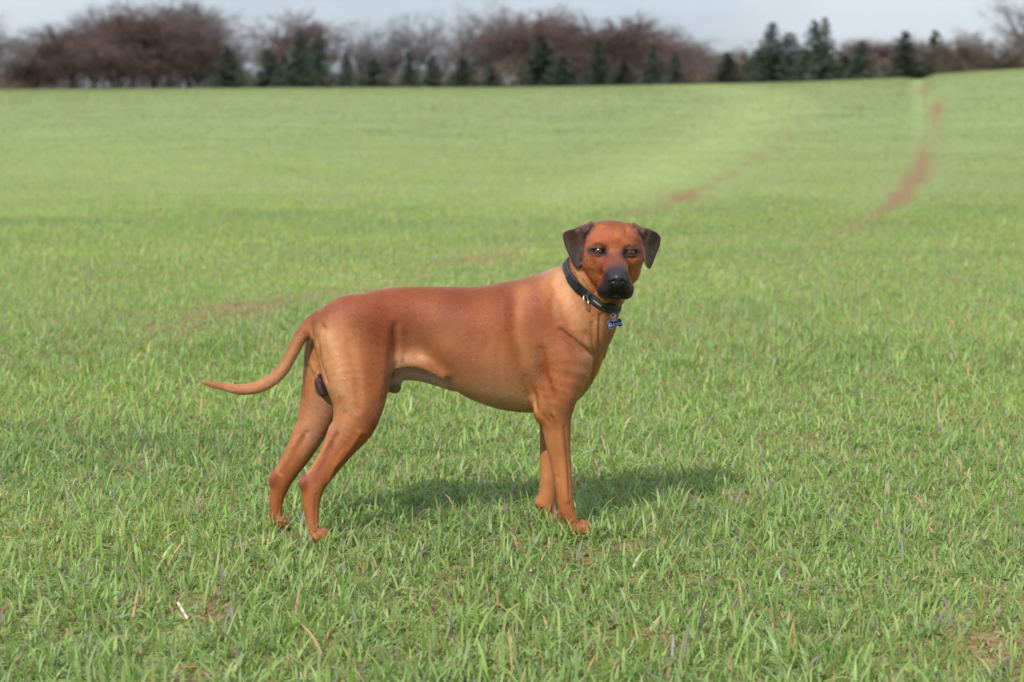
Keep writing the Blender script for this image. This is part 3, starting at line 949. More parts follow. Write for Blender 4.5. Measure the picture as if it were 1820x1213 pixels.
# ------------------------------------------------------------------ short hair over the coat
def grow_hair(n):
    a_, b_, c_, d_ = (DV[DQ[:, i]] for i in range(4))
    area = np.linalg.norm(np.cross(c_ - a_, d_ - b_), axis=1)
    cen = (a_ + b_ + c_ + d_) / 4
    Lh = (cen - HO) @ HM.T
    onhead = np.sqrt((Lh[:, 0] / .14) ** 2 + ((Lh[:, 1] - .03) / .17) ** 2 + ((Lh[:, 2] + .012) / .125) ** 2) < 1
    bald = NOSE_W[DQ].mean(1) > .3
    for e in EYES:
        bald |= np.linalg.norm((Lh - np.array([e[0], e[1] + .012, e[2]])) / np.array([.0175, .02, .0105]), axis=1) < 1
    wgt = area * np.where(bald, 0, np.where(onhead, 3.2, 1.0)) * np.where(cen[:, 2] < .012, 0, 1)
    f = rng.choice(len(DQ), n, p=wgt / wgt.sum())
    u, v = rng.uniform(0, 1, (n, 1)), rng.uniform(0, 1, (n, 1))
    lerp = lambda A: (A[DQ[f, 0]] * (1 - u) + A[DQ[f, 1]] * u) * (1 - v) + (A[DQ[f, 3]] * (1 - u) + A[DQ[f, 2]] * u) * v
    p, N_, C = lerp(DV), lerp(DN), lerp(DC)
    N_ /= np.linalg.norm(N_, axis=1)[:, None]
    px, py = project(p)
    hd = onhead[f]
    # which way the hair lies
    flow = np.tile(np.array([-1.0, 0.0, -.42]), (n, 1))
    leg = smoothstep(.40, .28, p[:, 2])[:, None]
    flow = flow * (1 - leg) + np.array([-.12, 0, -1.0]) * leg
    chest = (smoothstep(.03, .14, p[:, 0]) * smoothstep(.30, .42, p[:, 2]))[:, None]
    flow = flow * (1 - chest) + np.array([-.45, .15, -1.0]) * chest
    tail = (px < 548) & (py > 560) & (py < 705) & (p[:, 1] < .0) & (px < 560 - (py - 560) * .12)
    flow[tail] = np.array([-1.0, 0, -.55])
    nose = H(0, .17, -.05)
    hf = p - nose
    hf += HU * np.where(Lh[f][:, 2:3] < -.04, -.03, .02)
    flow = np.where(hd[:, None], hf / np.linalg.norm(hf, axis=1)[:, None], flow)
    flow += rng.normal(0, .10, (n, 3))
    t = flow - N_ * (flow * N_).sum(1)[:, None]
    t /= np.maximum(np.linalg.norm(t, axis=1), 1e-6)[:, None]
    L = rng.uniform(.0040, .0072, n)
    L = L * (1 - .35 * leg[:, 0])
    L = np.where(hd, rng.uniform(.0028, .0050, n), L)
    ears = np.minimum(ear_field(EAR_L, *Lh[f].T), ear_field(EAR_R, *Lh[f].T)) < .003
    L = np.where(ears, L * .5, L)
    th_e = ears
    L = np.where(tail & (N_[:, 2] < .2), L * 1.7, L)
    th = rng.normal(.20, .08, n).clip(.06, .6)[:, None]
    th = np.where(hd[:, None], th * 1.25 + .06, th)
    th = np.where(ears[:, None], th * .5, th)
    q0 = p - N_ * .0006
    q1 = q0 + (t * np.cos(th) + N_ * np.sin(th)) * (L * .5)[:, None]
    q2 = q1 + (t * np.cos(th * .5) + N_ * np.sin(th * .5)) * (L * .5)[:, None]
    pos = np.stack([q0, q1, q2], 1).reshape(-1, 3).astype(np.float32)
    hc = bpy.data.hair_curves.new('short_hair')
    hc.add_curves([3] * n)
    hc.attributes['position'].data.foreach_set('vector', pos.ravel())
    rad = np.tile(np.array([.00024, .00019, .00006], np.float32), n)
    (hc.attributes.get('radius') or hc.attributes.new('radius', 'FLOAT', 'POINT')).data.foreach_set('value', rad)
    cc = np.ones((n, 4), np.float32)
    cc[:, :3] = np.clip(np.power(C, 1.10) * .86 * rng.uniform(.92, 1.08, (n, 1)), 0, 1)
    hc.attributes.new('Col', 'FLOAT_COLOR', 'CURVE').data.foreach_set('color', cc.ravel())
    m = bpy.data.materials.new('short hair')
    m.use_nodes = True
    nt = m.node_tree
    nt.nodes.clear()
    o_ = nt.nodes.new('ShaderNodeOutputMaterial')
    h_ = nt.nodes.new('ShaderNodeBsdfHairPrincipled')
    h_.parametrization = 'COLOR'
    h_.inputs['Roughness'].default_value = .31
    h_.inputs['Radial Roughness'].default_value = .6
    h_.inputs['Coat'].default_value = .0
    h_.inputs['IOR'].default_value = 1.42
    a_ = nt.nodes.new('ShaderNodeAttribute'); a_.attribute_name = 'Col'
    nt.links.new(a_.outputs['Color'], h_.inputs['Color'])
    nt.links.new(h_.outputs['BSDF'], o_.inputs['Surface'])
    hc.materials.append(m)
    o = bpy.data.objects.new('short_hair', hc)
    col.objects.link(o)
    o.parent = body
    return o
short_hair = grow_hair(1000000)

# ------------------------------------------------------------------ collar and tag
CN = np.array([.60, -.36, .715]); CN /= np.linalg.norm(CN)             # the collar's axis, along the neck
CC_ = P(1056, 505, .004)
cu = P(1014, 462, .075) - CC_; cu -= CN * (cu @ CN); cu /= np.linalg.norm(cu)   # towards the nape
cv = np.cross(CN, cu)
if cv[1] > 0:
    cv = -cv                                                          # towards the camera
NSEG = 120
CW = .0105                                                            # half width of the strap
def ring_pts(shift):
    ph = np.linspace(0, 2 * np.pi, NSEG, endpoint=False)
    dirs = np.cos(ph)[:, None] * cu + np.sin(ph)[:, None] * cv
    rad = np.zeros(NSEG)
    ts = np.linspace(.03, .14, 240)
    for i in range(NSEG):
        q = CC_ + CN * shift + ts[:, None] * dirs[i]
        inside = field_at(q) < 0
        j = np.argmax(~inside) if (~inside).any() else len(ts) - 1
        rad[i] = ts[j]
    return ph, dirs, rad
ph, dirs, r0 = ring_pts(0)
_, _, r1 = ring_pts(-CW)
_, _, r2 = ring_pts(CW)
def smooth_ring(r, it=14):
    r = np.minimum(r, np.median(r) * 1.22)
    for _ in range(it):
        r = np.maximum(r * .0 + (np.roll(r, 1) + r * 2 + np.roll(r, -1)) / 4, r - .0015)
    return r
rm = smooth_ring(r0) + .0032
ra, rb = smooth_ring(r1) + .0032, smooth_ring(r2) + .0032
def on_collar(i, w, out=0.0):
    """point on the strap: i = position round the ring, w = -1..1 across it, out = metres off the surface"""
    i0 = int(math.floor(i)) % NSEG; i1 = (i0 + 1) % NSEG; f = i - math.floor(i)
    d = dirs[i0] * (1 - f) + dirs[i1] * f
    a_ = ra[i0] * (1 - f) + ra[i1] * f; b_ = rb[i0] * (1 - f) + rb[i1] * f; m_ = rm[i0] * (1 - f) + rm[i1] * f
    r = a_ * (1 - w) / 2 + b_ * (1 + w) / 2
    return CC_ + CN * (w * CW) + d * (r + out)

def band(name, i0, i1, w0, w1, t0, t1, mat, parent, n=None, closed=False):
    """a strip of webbing between ring positions i0..i1 and edges w0..w1, t0..t1 off the neck"""
    n = n or max(2, int(abs(i1 - i0) * 1.0))
    V, F = [], []
    m = n if closed else n + 1
    for k in range(m):
        i = i0 + (i1 - i0) * k / n
        V += [on_collar(i, w0, t0), on_collar(i, w0, t1 - .0003), on_collar(i, w0 * .93 + w1 * .07, t1), on_collar(i, w0 * .07 + w1 * .93, t1), on_collar(i, w1, t1 - .0003), on_collar(i, w1, t0)]
    for k in range(n):
        a = k * 6; b = ((k + 1) % m) * 6
        for j in range(6):
            F.append((a + j, a + (j + 1) % 6, b + (j + 1) % 6, b + j))
    if not closed:
        e = (m - 1) * 6
        F += [(0, 5, 4, 1), (1, 4, 3, 2), (e, e + 1, e + 4, e + 5), (e + 1, e + 2, e + 3, e + 4)]
    return mesh_np(name, np.array(V), np.array(F), [mat], parent, False)

def ring_mesh(name, c, ax, r, wire, mat, parent, stretch=None, n=28):
    ax = ax / np.linalg.norm(ax)
    u = np.cross(ax, [0, 0, 1]) if abs(ax[2]) < .9 else np.cross(ax, [1, 0, 0]); u /= np.linalg.norm(u)
    v = np.cross(ax, u)
    V, F = [], []
    for i in range(n):
        t = 2 * math.pi * i / n
        q = c + r * (math.cos(t) * u + math.sin(t) * v * (stretch or 1))
        d = math.cos(t) * u + math.sin(t) * v
        for j in range(8):
            s_ = 2 * math.pi * j / 8
            V.append(q + wire * (math.cos(s_) * d + math.sin(s_) * ax))
    for i in range(n):
        for j in range(8):
            F.append((i * 8 + j, i * 8 + (j + 1) % 8, ((i + 1) % n) * 8 + (j + 1) % 8, ((i + 1) % n) * 8 + j))
    return mesh_np(name, np.array(V), np.array(F), [mat], parent, True)

web_mat, n_, l_, b_ = principled('black webbing', (.016, .017, .019), .65, .4)
tc = n_.new('ShaderNodeTexCoord'); wv_ = n_.new('ShaderNodeTexWave'); wv_.inputs['Scale'].default_value = 160; wv_.inputs['Distortion'].default_value = 1
bp = n_.new('ShaderNodeBump'); bp.inputs['Strength'].default_value = .4; bp.inputs['Distance'].default_value = .001
l_.new(tc.outputs['Object'], wv_.inputs['Vector']); l_.new(wv_.outputs['Fac'], bp.inputs['Height']); l_.new(bp.outputs['Normal'], b_.inputs['Normal'])
stitch_mat, *_ = principled('grey reflective thread', (.10, .105, .115), .5, .5)
plastic_mat, *_ = principled('black plastic', (.010, .010, .011), .35, .5)
steel_mat, *_ = principled('steel', (.62, .60, .58), .28, .5, 1.0)
print_mat, *_ = principled('white print', (.78, .78, .76), .6)
navy_mat, *_ = principled('navy enamel', (.005, .022, .105), .4, .25)
tagprint_mat, *_ = principled('engraved lettering', (.36, .42, .50), .5)
rim_mat, *_ = principled('bare metal rim', (.55, .56, .58), .35, .5, .9)

def ring_index(px, py):
    """ring position of the strap that the photograph shows nearest to (px, py)"""
    q = np.array([on_collar(i, 0) for i in range(NSEG)])
    vis = q @ np.array([0, 1, 0]) < CC_[1] + .06
    x, y = project(q)
    d = np.hypot(x - px, y - py) + np.where(vis, 0, 1e6)
    return int(np.argmin(d))

collar = empty('dog_collar', tuple(CC_))
tag(collar, "black webbing collar with side-release buckle round the dog's neck", 'dog collar')
def on(o, root):
    o.parent = root
    o.matrix_parent_inverse = Matrix.Translation(root.location).inverted()
    return o
on(band('strap', 0, NSEG, -1, 1, -.003, .0016, web_mat, None, NSEG, True), collar)
for w in (-.62, .62):
    on(band('reflective_stitching', 0, NSEG, w - .04, w + .04, .0014, .0019, stitch_mat, None, NSEG, True), collar)
ib = ring_index(1024, 505); id_ = ring_index(1037, 532); it = ring_index(1059, 541); ie = ring_index(1088, 553)
sgn = 1 if it > ib else -1
# buckle: two end blocks and a grooved middle
bk = band('buckle', ib - 4.2, ib + 4.2, -1.12, 1.12, -.001, .0075, plastic_mat, None, 10)
on(bk, collar)
on(band('buckle_prong', ib - 6.0, ib - 4.3, -1.05, 1.05, -.001, .0060, plastic_mat, None, 3), collar)
on(band('buckle_prong', ib + 4.3, ib + 6.0, -1.05, 1.05, -.001, .0060, plastic_mat, None, 3), collar)
on(band('buckle_release', ib - 2.6, ib + 2.6, .55, 1.24, .004, .0088, plastic_mat, None, 6), collar)
on(band('strap_keeper', id_ - sgn * 2.2 - .7, id_ - sgn * 2.2 + .7, -1.06, 1.06, .0, .0040, web_mat, None, 3), collar)
# D-ring and its short loop
dc = on_collar(id_ + sgn * .3, -.15, .006)
on(ring_mesh('d_ring', dc + np.array([0, -.004, -.010]), np.array([.75, -.55, .25]), .0095, .0016, steel_mat, None, 1.45), collar)
on(band('strap_keeper', id_ + sgn * 1.6 - .7, id_ + sgn * 1.6 + .7, -1.06, 1.06, .0, .0036, web_mat, None, 3), collar)

def text_mesh(body_, size):
    c = bpy.data.curves.new('lettering', 'FONT')
    c.body = body_; c.size = size; c.align_x = 'CENTER'; c.align_y = 'CENTER'; c.extrude = .0; c.resolution_u = 2
    o = bpy.data.objects.new('lettering', c)
    col.objects.link(o)
    bpy.context.view_layer.update()
    me = bpy.data.meshes.new_from_object(o.evaluated_get(bpy.context.evaluated_depsgraph_get()))
    bpy.data.objects.remove(o)
    return me
# woven lettering on the strap, bent along it
me = text_mesh('OVEZAR', .0072)
seg_len = np.linalg.norm(on_collar(it + 1, 0) - on_collar(it, 0))
for v_ in me.vertices:
    q = on_collar(it + sgn * v_.co.x / seg_len, v_.co.y / CW * .95, .0023)
    v_.co = q
me.materials.append(print_mat)
lt = bpy.data.objects.new('lettering', me); col.objects.link(lt); on(lt, collar)
# carrier ring under the throat
e0 = on_collar(ie, -.6, .004)
on(ring_mesh('tag_loop', e0 + np.array([.002, -.002, -.008]), np.array([.9, -.4, .1]), .0062, .0016, plastic_mat, None), collar)

# bone-shaped name tag
T0 = P(1093.5, 575.5, float(e0[1]) - .016)
tg = empty('name_tag', tuple(T0))
tag(tg, "navy blue bone-shaped name tag hanging from the dog's collar", 'name tag')
tu = np.array([math.cos(math.radians(13)), -.18, math.sin(math.radians(13))]); tu /= np.linalg.norm(tu)
tn = np.array([-.20, -1.0, .10]); tn -= tu * (tn @ tu); tn /= np.linalg.norm(tn)
tw_ = np.cross(tn, tu) * -1
tw_ = tw_ if tw_[2] > 0 else -tw_
def bone_outline(L, h, r, grow=0.0):
    pts = []
    cs = [(L, h), (-L, h), (-L, -h), (L, -h)]
    spans = [(-40, 165), (15, 220), (140, 345), (195, 400)]
    for (cx, cy_), (a0, a1) in zip(cs, spans):
        for a in np.linspace(math.radians(a0), math.radians(a1), 12):
            pts.append((cx + (r + grow) * math.cos(a), cy_ + (r + grow) * math.sin(a)))
    return np.array(pts)
def plate(name, out, z0, z1, mat, parent):
    n = len(out)
    c0 = [T0 + x * tu + y * tw_ + z0 * tn for x, y in out]; c1 = [T0 + x * tu + y * tw_ + z1 * tn for x, y in out]
    V = np.array(c0 + c1)
    me = bpy.data.meshes.new(name)
    faces = [tuple(range(n, 2 * n)), tuple(reversed(range(n)))] + [(i, (i + 1) % n, n + (i + 1) % n, n + i) for i in range(n)]
    me.from_pydata(V.tolist(), [], faces)
    me.materials.append(mat)
    o = bpy.data.objects.new(name, me); col.objects.link(o)
    return on(o, parent)
plate('rim', bone_outline(.0122, .0048, .0060, .0005), -.0008, .0004, rim_mat, tg)
plate('face', bone_outline(.0122, .0048, .0060), .0005, .0010, navy_mat, tg)
me = text_mesh('Garets', .0125)
for v_ in me.vertices:
    v_.co = T0 + (v_.co.x) * tu + (v_.co.y - .0012) * tw_ + .0013 * tn
me.materials.append(tagprint_mat)
lt = bpy.data.objects.new('lettering', me); col.objects.link(lt); on(lt, tg)
rc = T0 + .0085 * tw_ - .002 * tu
on(ring_mesh('split_ring', rc + np.array([-.001, 0, .0045]), np.array([.8, -.6, .1]), .0062, .0009, steel_mat, None), tg)
on(ring_mesh('split_ring', (rc + e0) / 2 + np.array([0, 0, .002]), np.array([.2, -1, .1]), .0060, .0009, steel_mat, None), tg)

# ------------------------------------------------------------------ ground sheet
def ground_grid():
    ys = [-9.0]
    while ys[-1] < 700:
        d = ys[-1] - CAM[1]
        ys.append(ys[-1] + np.clip(0.05 + max(0, d - 4) * 0.016, 0.07, 14) if d > 2 else ys[-1] + .25)
    ys = np.array(ys)
    us = np.concatenate([np.linspace(-6, -.42, 26), np.linspace(-.40, .40, 120), np.linspace(.42, 6, 26)])
    Yg, Ug = np.meshgrid(ys, us, indexing='ij')
    Xg = Ug * np.maximum(Yg - CAM[1], 3.0)
    Zg = height(Xg, Yg)
    V = np.stack([Xg, Yg, Zg], -1).reshape(-1, 3)
    a, b = Yg.shape
    i = np.arange(a * b).reshape(a, b)
    F = np.stack([i[:-1, :-1], i[:-1, 1:], i[1:, 1:], i[1:, :-1]], -1).reshape(-1, 4)
    return V, F
gv, gf = ground_grid()
gb = bareness(gv[:, 0], gv[:, 1])
gd = gv[:, 1] - CAM[1]
soil = np.array([.195, .125, .062]); moss = np.array([.170, .225, .075]); farg = np.array([.205, .265, .10])
f = smoothstep(12, 45, gd)[:, None]
gc = (moss * (1 - f) + farg * f)
mixs = np.clip(gb * 1.25 + (.30 * (vnoise(gv[:, 0] * 9, gv[:, 1] * 9, 51))) * (1 - f[:, 0]), 0, 1)[:, None]
pl_ = paleness(gv[:, 0], gv[:, 1])[:, None] * .5
gc = gc * (1 - pl_) + np.array([.32, .36, .15]) * pl_
gc = gc * (1 - mixs) + soil * mixs
ground_mat, n_, l_, b_ = principled('field soil', rough=.95, spec=.15)
at = n_.new('ShaderNodeAttribute'); at.attribute_name = 'Col'
tc = n_.new('ShaderNodeTexCoord')
ns = n_.new('ShaderNodeTexNoise'); ns.inputs['Scale'].default_value = 38; ns.inputs['Detail'].default_value = 8
rp = n_.new('ShaderNodeValToRGB'); rp.color_ramp.elements[0].color = (.55, .55, .55, 1); rp.color_ramp.elements[1].color = (1.45, 1.4, 1.3, 1)
rp.color_ramp.elements[0].position = .3; rp.color_ramp.elements[1].position = .7
mx = n_.new('ShaderNodeMixRGB'); mx.blend_type = 'MULTIPLY'; mx.inputs['Fac'].default_value = 1
bp = n_.new('ShaderNodeBump'); bp.inputs['Strength'].default_value = .8; bp.inputs['Distance'].default_value = .02
l_.new(tc.outputs['Object'], ns.inputs['Vector']); l_.new(ns.outputs['Fac'], rp.inputs['Fac']); l_.new(ns.outputs['Fac'], bp.inputs['Height'])
l_.new(at.outputs['Color'], mx.inputs['Color1']); l_.new(rp.outputs['Color'], mx.inputs['Color2'])
l_.new(mx.outputs['Color'], b_.inputs['Base Color']); l_.new(bp.outputs['Normal'], b_.inputs['Normal'])
tag(mesh_np('ground', gv, gf, [ground_mat], None, True, gc), 'gently rising crop field with bare reddish soil', kind='structure')

# ------------------------------------------------------------------ the young crop, blade by blade
blade_mat = bpy.data.materials.new('crop blade')
blade_mat.use_nodes = True
n_, l_ = blade_mat.node_tree.nodes, blade_mat.node_tree.links
n_.clear()
o_ = n_.new('ShaderNodeOutputMaterial')
at = n_.new('ShaderNodeAttribute'); at.attribute_name = 'Col'
df = n_.new('ShaderNodeBsdfPrincipled'); df.inputs['Roughness'].default_value = .45; df.inputs['Specular IOR Level'].default_value = .35
tr = n_.new('ShaderNodeBsdfTranslucent')
ms = n_.new('ShaderNodeMixShader'); ms.inputs['Fac'].default_value = .46
hs_ = n_.new('ShaderNodeHueSaturation'); hs_.inputs['Saturation'].default_value = 1.15; hs_.inputs['Value'].default_value = 1.4
l_.new(at.outputs['Color'], df.inputs['Base Color']); l_.new(at.outputs['Color'], hs_.inputs['Color']); l_.new(hs_.outputs['Color'], tr.inputs['Color'])
l_.new(df.outputs['BSDF'], ms.inputs[1]); l_.new(tr.outputs['BSDF'], ms.inputs[2]); l_.new(ms.outputs['Shader'], o_.inputs['Surface'])

G_FRESH, G_BLUE, G_DARK, G_YEL = np.array([.268, .375, .102]), np.array([.250, .336, .126]), np.array([.205, .322, .082]), np.array([.36, .415, .160])
G_PURP, G_STRAW, G_TIP = np.array([.27, .235, .20]), np.array([.50, .32, .17]), np.array([.28, .205, .11])

def wedge(n, d0, d1, margin=.30, power=2.0, inner=0.0):
    """n random points of the view wedge and a margin beside it, even per area"""
    d = np.sqrt(rng.uniform(d0 ** power, d1 ** power, n)) if power == 2.0 else rng.uniform(d0 ** power, d1 ** power, n) ** (1 / power)
    u = rng.uniform(inner, margin, n) * rng.choice([-1, 1], n)
    return u * d, d + CAM[1]

STALK = ground_at(332, 1110)
PAWS = [(P(1030, 955, -.037), .055), (P(992, 942, .114), .055), (P(566, 970, -.12), .05), (P(496, 952, .034), .05)]

def blades(name, label, x, y, L, W, lean, bend, az, colr, segs, tipcol=None):
    n = len(x)
    z0 = height(x, y) - .004
    S = np.linspace(0, 1, segs + 1)
    dx, dy = np.cos(az), np.sin(az)
    tw = az + np.pi / 2 + rng.uniform(-.7, .7, n)
    sx_, sy_ = np.cos(tw), np.sin(tw)
    V, C = [], []
    for s_ in S:
        hor = L * (lean * s_ + bend * s_ ** 2.2)
        ver = L * np.sqrt(np.clip(1 - (lean + bend * s_ ** 1.2) ** 2 * .8, .05, 1)) * s_ * (1 - .18 * bend * s_ ** 2)
        w = W * (.75 + .5 * s_ - 1.22 * s_ ** 3) * .5
        c = np.stack([x + dx * hor, y + dy * hor, z0 + ver], 1)
        sd = np.stack([sx_ * w, sy_ * w, rng.uniform(-.3, .3, n) * w], 1)
        cc = colr if tipcol is None else colr * (1 - s_ ** 4) + tipcol * s_ ** 4
        if s_ < 1:
            V += [c - sd, c + sd]; C += [cc, cc]
        else:
            V.append(c); C.append(cc)
    k = len(V)
    V = np.stack(V, 1).reshape(-1, 3); C = np.stack(C, 1).reshape(-1, 3)
    base = (np.arange(n) * k)[:, None]
    T = []
    for i in range(segs - 1):
        a = 2 * i
        T += [[a, a + 1, a + 3], [a, a + 3, a + 2]]
    a = 2 * (segs - 1)
    T.append([a, a + 1, a + 2])
    F = (base[:, None, :] + np.array(T)[None]).reshape(-1, 3)
    o = mesh_np(name, V, F, [blade_mat], None, True, C)
    return tag(o, label, kind='stuff')

def pick(n, probs, cols):
    i = rng.choice(len(cols), n, p=np.array(probs) / np.sum(probs))
    return np.array(cols)[i] * rng.uniform(.78, 1.22, (n, 1)) * rng.uniform(.94, 1.06, (n, 3))

def keep(x, y, L, strength=1.0):
    b = bareness(x, y)
    k = rng.uniform(0, 1, len(x)) > b * strength
    for c, r in PAWS:
        k &= np.hypot(x - c[0], y - c[1]) > r * .4
    k &= ((x - STALK[0]) / .045) ** 2 + ((y - STALK[1] + .05) / .11) ** 2 > 1
    return k

def patch(x, y):
    return vnoise(x * .55, y * .55, 61) * .6 + vnoise(x * 1.9, y * 1.9, 62) * .4

def sow(name, label, d0, d1, clumps, per, Lr, Wr, segs, spread, probs, margin=.30, upright=.35, bare=1.0, power=2.0, fade=(0, 0), bendy=.3, inner=0.0):
    cx, cy = wedge(clumps, d0 - fade[0], d1 + fade[1], margin, power, inner)
    d = cy - CAM[1]
    pr = rng.uniform(0, 1, clumps)
    q = np.ones(clumps)
    if fade[0]:
        q *= smoothstep(d0 - fade[0], d0 + fade[0], d)
    if fade[1]:
        q *= 1 - smoothstep(d1 - fade[1], d1 + fade[1], d)
    cx, cy = cx[pr < q], cy[pr < q]
    d = cy - CAM[1]
    k = keep(cx, cy, None, bare)
    cx, cy = cx[k], cy[k]
    vig = .62 + .76 * patch(cx, cy)
    x = np.repeat(cx, per) + rng.normal(0, spread, len(cx) * per)
    y = np.repeat(cy, per) + rng.normal(0, spread, len(cx) * per)
    vig = np.repeat(vig, per)
    n = len(x)
    L = rng.uniform(*Lr, n) * vig * rng.choice([.6, 1, 1, 1.15], n)
    L = L * (1 - .6 * np.repeat(trodden(cx, cy), per))
    W = rng.uniform(*Wr, n)
    lean = np.abs(rng.normal(0, upright, n)).clip(0, .8)
    bend = np.abs(rng.normal(bendy, .3, n)).clip(0, .95)
    az = rng.uniform(0, 2 * np.pi, n)
    cl = pick(n, probs, [G_FRESH, G_BLUE, G_DARK, G_YEL, G_PURP, G_STRAW])
    cl = cl * (.9 + .25 * (np.repeat(vnoise(cx * .9, cy * .9, 71), per)[:, None] - .3) * np.array([1.3, 1, .6]))
    far_ = np.repeat(smoothstep(18, 55, cy - CAM[1]), per)[:, None]
    cl = cl * (1 - far_ * np.array([.31, .33, .16]))
    pl_ = np.repeat(paleness(cx, cy), per)[:, None] * .55
    cl = cl * (1 - pl_) + np.array([.33, .385, .16]) * pl_
    cl = cl * (.88 + .26 * np.repeat(vnoise(cx * .11 + 5, cy * .05, 73), per)[:, None])
    tip = np.where(rng.uniform(0, 1, (n, 1)) < .22, G_TIP, cl)
    return blades(name, label, x, y, L, W, lean, bend, az, cl, segs, tip)

if True:
    # tall seedlings near the dog, a low mat under them, then coarser blades as the field recedes
    sow('young_wheat', 'young green cereal blades growing round the dog', 3.2, 9.0, 17000, 4, (.040, .100), (.0050, .0090), 4, .018, [5, 3, 1.8, .9, .4, .2], upright=.55, fade=(0, 1.5), bendy=.4)
    sow('low_grass', 'low matted grass and weeds between the cereal seedlings', 3.2, 9.0, 50000, 4, (.022, .058), (.0038, .008), 2, .026, [5, 3, 1.8, 1.2, .9, 1.1], upright=.8, bare=.75, fade=(0, 1.5))
    sow('young_wheat', 'young cereal blades in the middle of the field', 9.0, 20.0, 66000, 3, (.035, .080), (.0042, .0072), 2, .025, [5, 2.5, 1.6, 1.6, .7, .4], .28, upright=.5, fade=(1.5, 3))
    sow('low_grass', 'low grass between the blades in the middle of the field', 9.0, 20.0, 100000, 3, (.026, .052), (.0045, .008), 1, .05, [5, 3, 1.8, 1.4, 1.0, .7], .28, upright=.7, bare=.9, fade=(1.5, 3))
    sow('young_wheat', 'young cereal blades farther out in the field', 20.0, 45.0, 200000, 3, (.034, .072), (.0055, .0105), 1, .07, [5, 2.3, 1.0, 2.4, .5, .4], .27, upright=.5, fade=(3, 16))
    sow('young_wheat', 'young cereal blades out to the crest of the field', 45.0, 112.0, 250000, 2, (.045, .085), (.012, .024), 1, .10, [5, 2.3, .8, 3.0, .4, .5], .27, upright=.55, fade=(16, 0))
    sow('young_wheat', 'young cereal blades to either side of the dog', 3.0, 40.0, 70000, 3, (.035, .085), (.010, .018), 1, .07, [5, 3, 1.8, 1.2, .5, .3], .75, upright=.6, bare=.8, fade=(0, 10), inner=.285)
    # blades pushed up round the feet
    bx, by = [], []
    for c, r in PAWS:
        a_ = rng.uniform(math.pi * .95, math.pi * 2.05, 50); q_ = rng.uniform(.032, .085, 50)
        bx.append(c[0] + .012 + np.cos(a_) * q_ * 1.1); by.append(c[1] + np.sin(a_) * q_)
    bx, by = np.concatenate(bx), np.concatenate(by); nb = len(bx)
    cl = pick(nb, [5, 3, 2, .9, .6, .2], [G_FRESH, G_BLUE, G_DARK, G_YEL, G_PURP, G_STRAW])
    blades('young_wheat', 'young cereal blades standing round the paws', bx, by, rng.uniform(.05, .09, nb), rng.uniform(.005, .009, nb),
           np.abs(rng.normal(0, .4, nb)).clip(0, .8), np.abs(rng.normal(.35, .3, nb)).clip(0, .9), rng.uniform(0, 6.28, nb), cl, 4)
    # dead straw and leaf crumbs on the soil
    x, y = wedge(30000, 3.2, 11)
    b = bareness(x, y)
    k = rng.uniform(0, 1, len(x)) < .35 + b
    x, y = x[k], y[k]
    n = len(x)
    az = rng.uniform(0, 2 * np.pi, n); L = rng.uniform(.006, .035, n); W = rng.uniform(.0025, .008, n)
    z = height(x, y) + rng.uniform(.002, .018, n)
    dv = np.stack([np.cos(az) * L, np.sin(az) * L, rng.uniform(-.25, .4, n) * L], 1) / 2
    sv = np.stack([-np.sin(az) * W, np.cos(az) * W, rng.uniform(-.4, .4, n) * W], 1) / 2
    c = np.stack([x, y, z], 1)
    V = np.stack([c - dv - sv, c - dv + sv, c + dv + sv * .6, c + dv - sv * .6], 1).reshape(-1, 3)
    cc = np.repeat(pick(n, [3, 2, 2, 1], [np.array([.40, .21, .10]), np.array([.24, .10, .05]), np.array([.46, .34, .20]), np.array([.13, .07, .05])]), 4, 0)
    tag(mesh_np('straw_litter', V, np.arange(4 * n).reshape(n, 4), [blade_mat], None, False, cc), 'dry straw and leaf crumbs on the soil', kind='stuff')
    # the pale stalk lying in the foreground
    a, b_ = ground_at(334, 1113), ground_at(317, 1088)
    A = np.array([a[0], a[1], float(height(*a)) + .012]); B = P(316, 1071, a[1] + .012)
    ax_ = (B - A) / np.linalg.norm(B - A)
    u_ = np.cross(ax_, [0, 1, 0]); u_ /= np.linalg.norm(u_); v_ = np.cross(ax_, u_)
    V, F, CC = [], [], []
    for i, t in enumerate(np.linspace(0, 1, 9)):
        r = .0034 * (1.25 if i in (3, 6) else 1.0) * (1 - .15 * t)
        for j in range(8):
            ph = 2 * math.pi * j / 8
            V.append(A + (B - A) * t + r * (math.cos(ph) * u_ + math.sin(ph) * v_)); CC.append(np.array([.62, .50, .42]) if i not in (3, 6, 0) else np.array([.30, .17, .11]))
    for i in range(8):
        for j in range(8):
            F.append((i * 8 + j, i * 8 + (j + 1) % 8, i * 8 + 8 + (j + 1) % 8, i * 8 + 8 + j))
    st_mat, n_, l_, b2 = principled('dry stalk', rough=.7)
    at = n_.new('ShaderNodeAttribute'); at.attribute_name = 'Col'; l_.new(at.outputs['Color'], b2.inputs['Base Color'])
    tag(mesh_np('straw_stalk', np.array(V), np.array(F), [st_mat], None, True, np.array(CC)), 'pale dry straw stalk leaning in the grass at the front', 'straw stalk')

# ------------------------------------------------------------------ trees beyond the crest
def add_prism(V, F, a, b, ra, rb, sides):
    d = b - a
    L = np.linalg.norm(d)
    if L < 1e-6:
        return
    d = d / L
    u = np.cross(d, [0.3, 0.9, 0.2]); u /= np.linalg.norm(u)
    v = np.cross(d, u)
    o = len(V)
    for p, r in ((a, ra), (b, rb)):
        for j in range(sides):
            ph = 2 * math.pi * j / sides
            V.append(p + r * (math.cos(ph) * u + math.sin(ph) * v))
    for j in range(sides):
        k = (j + 1) % sides
        F.append((o + j, o + k, o + sides + k)); F.append((o + j, o + sides + k, o + sides + j))

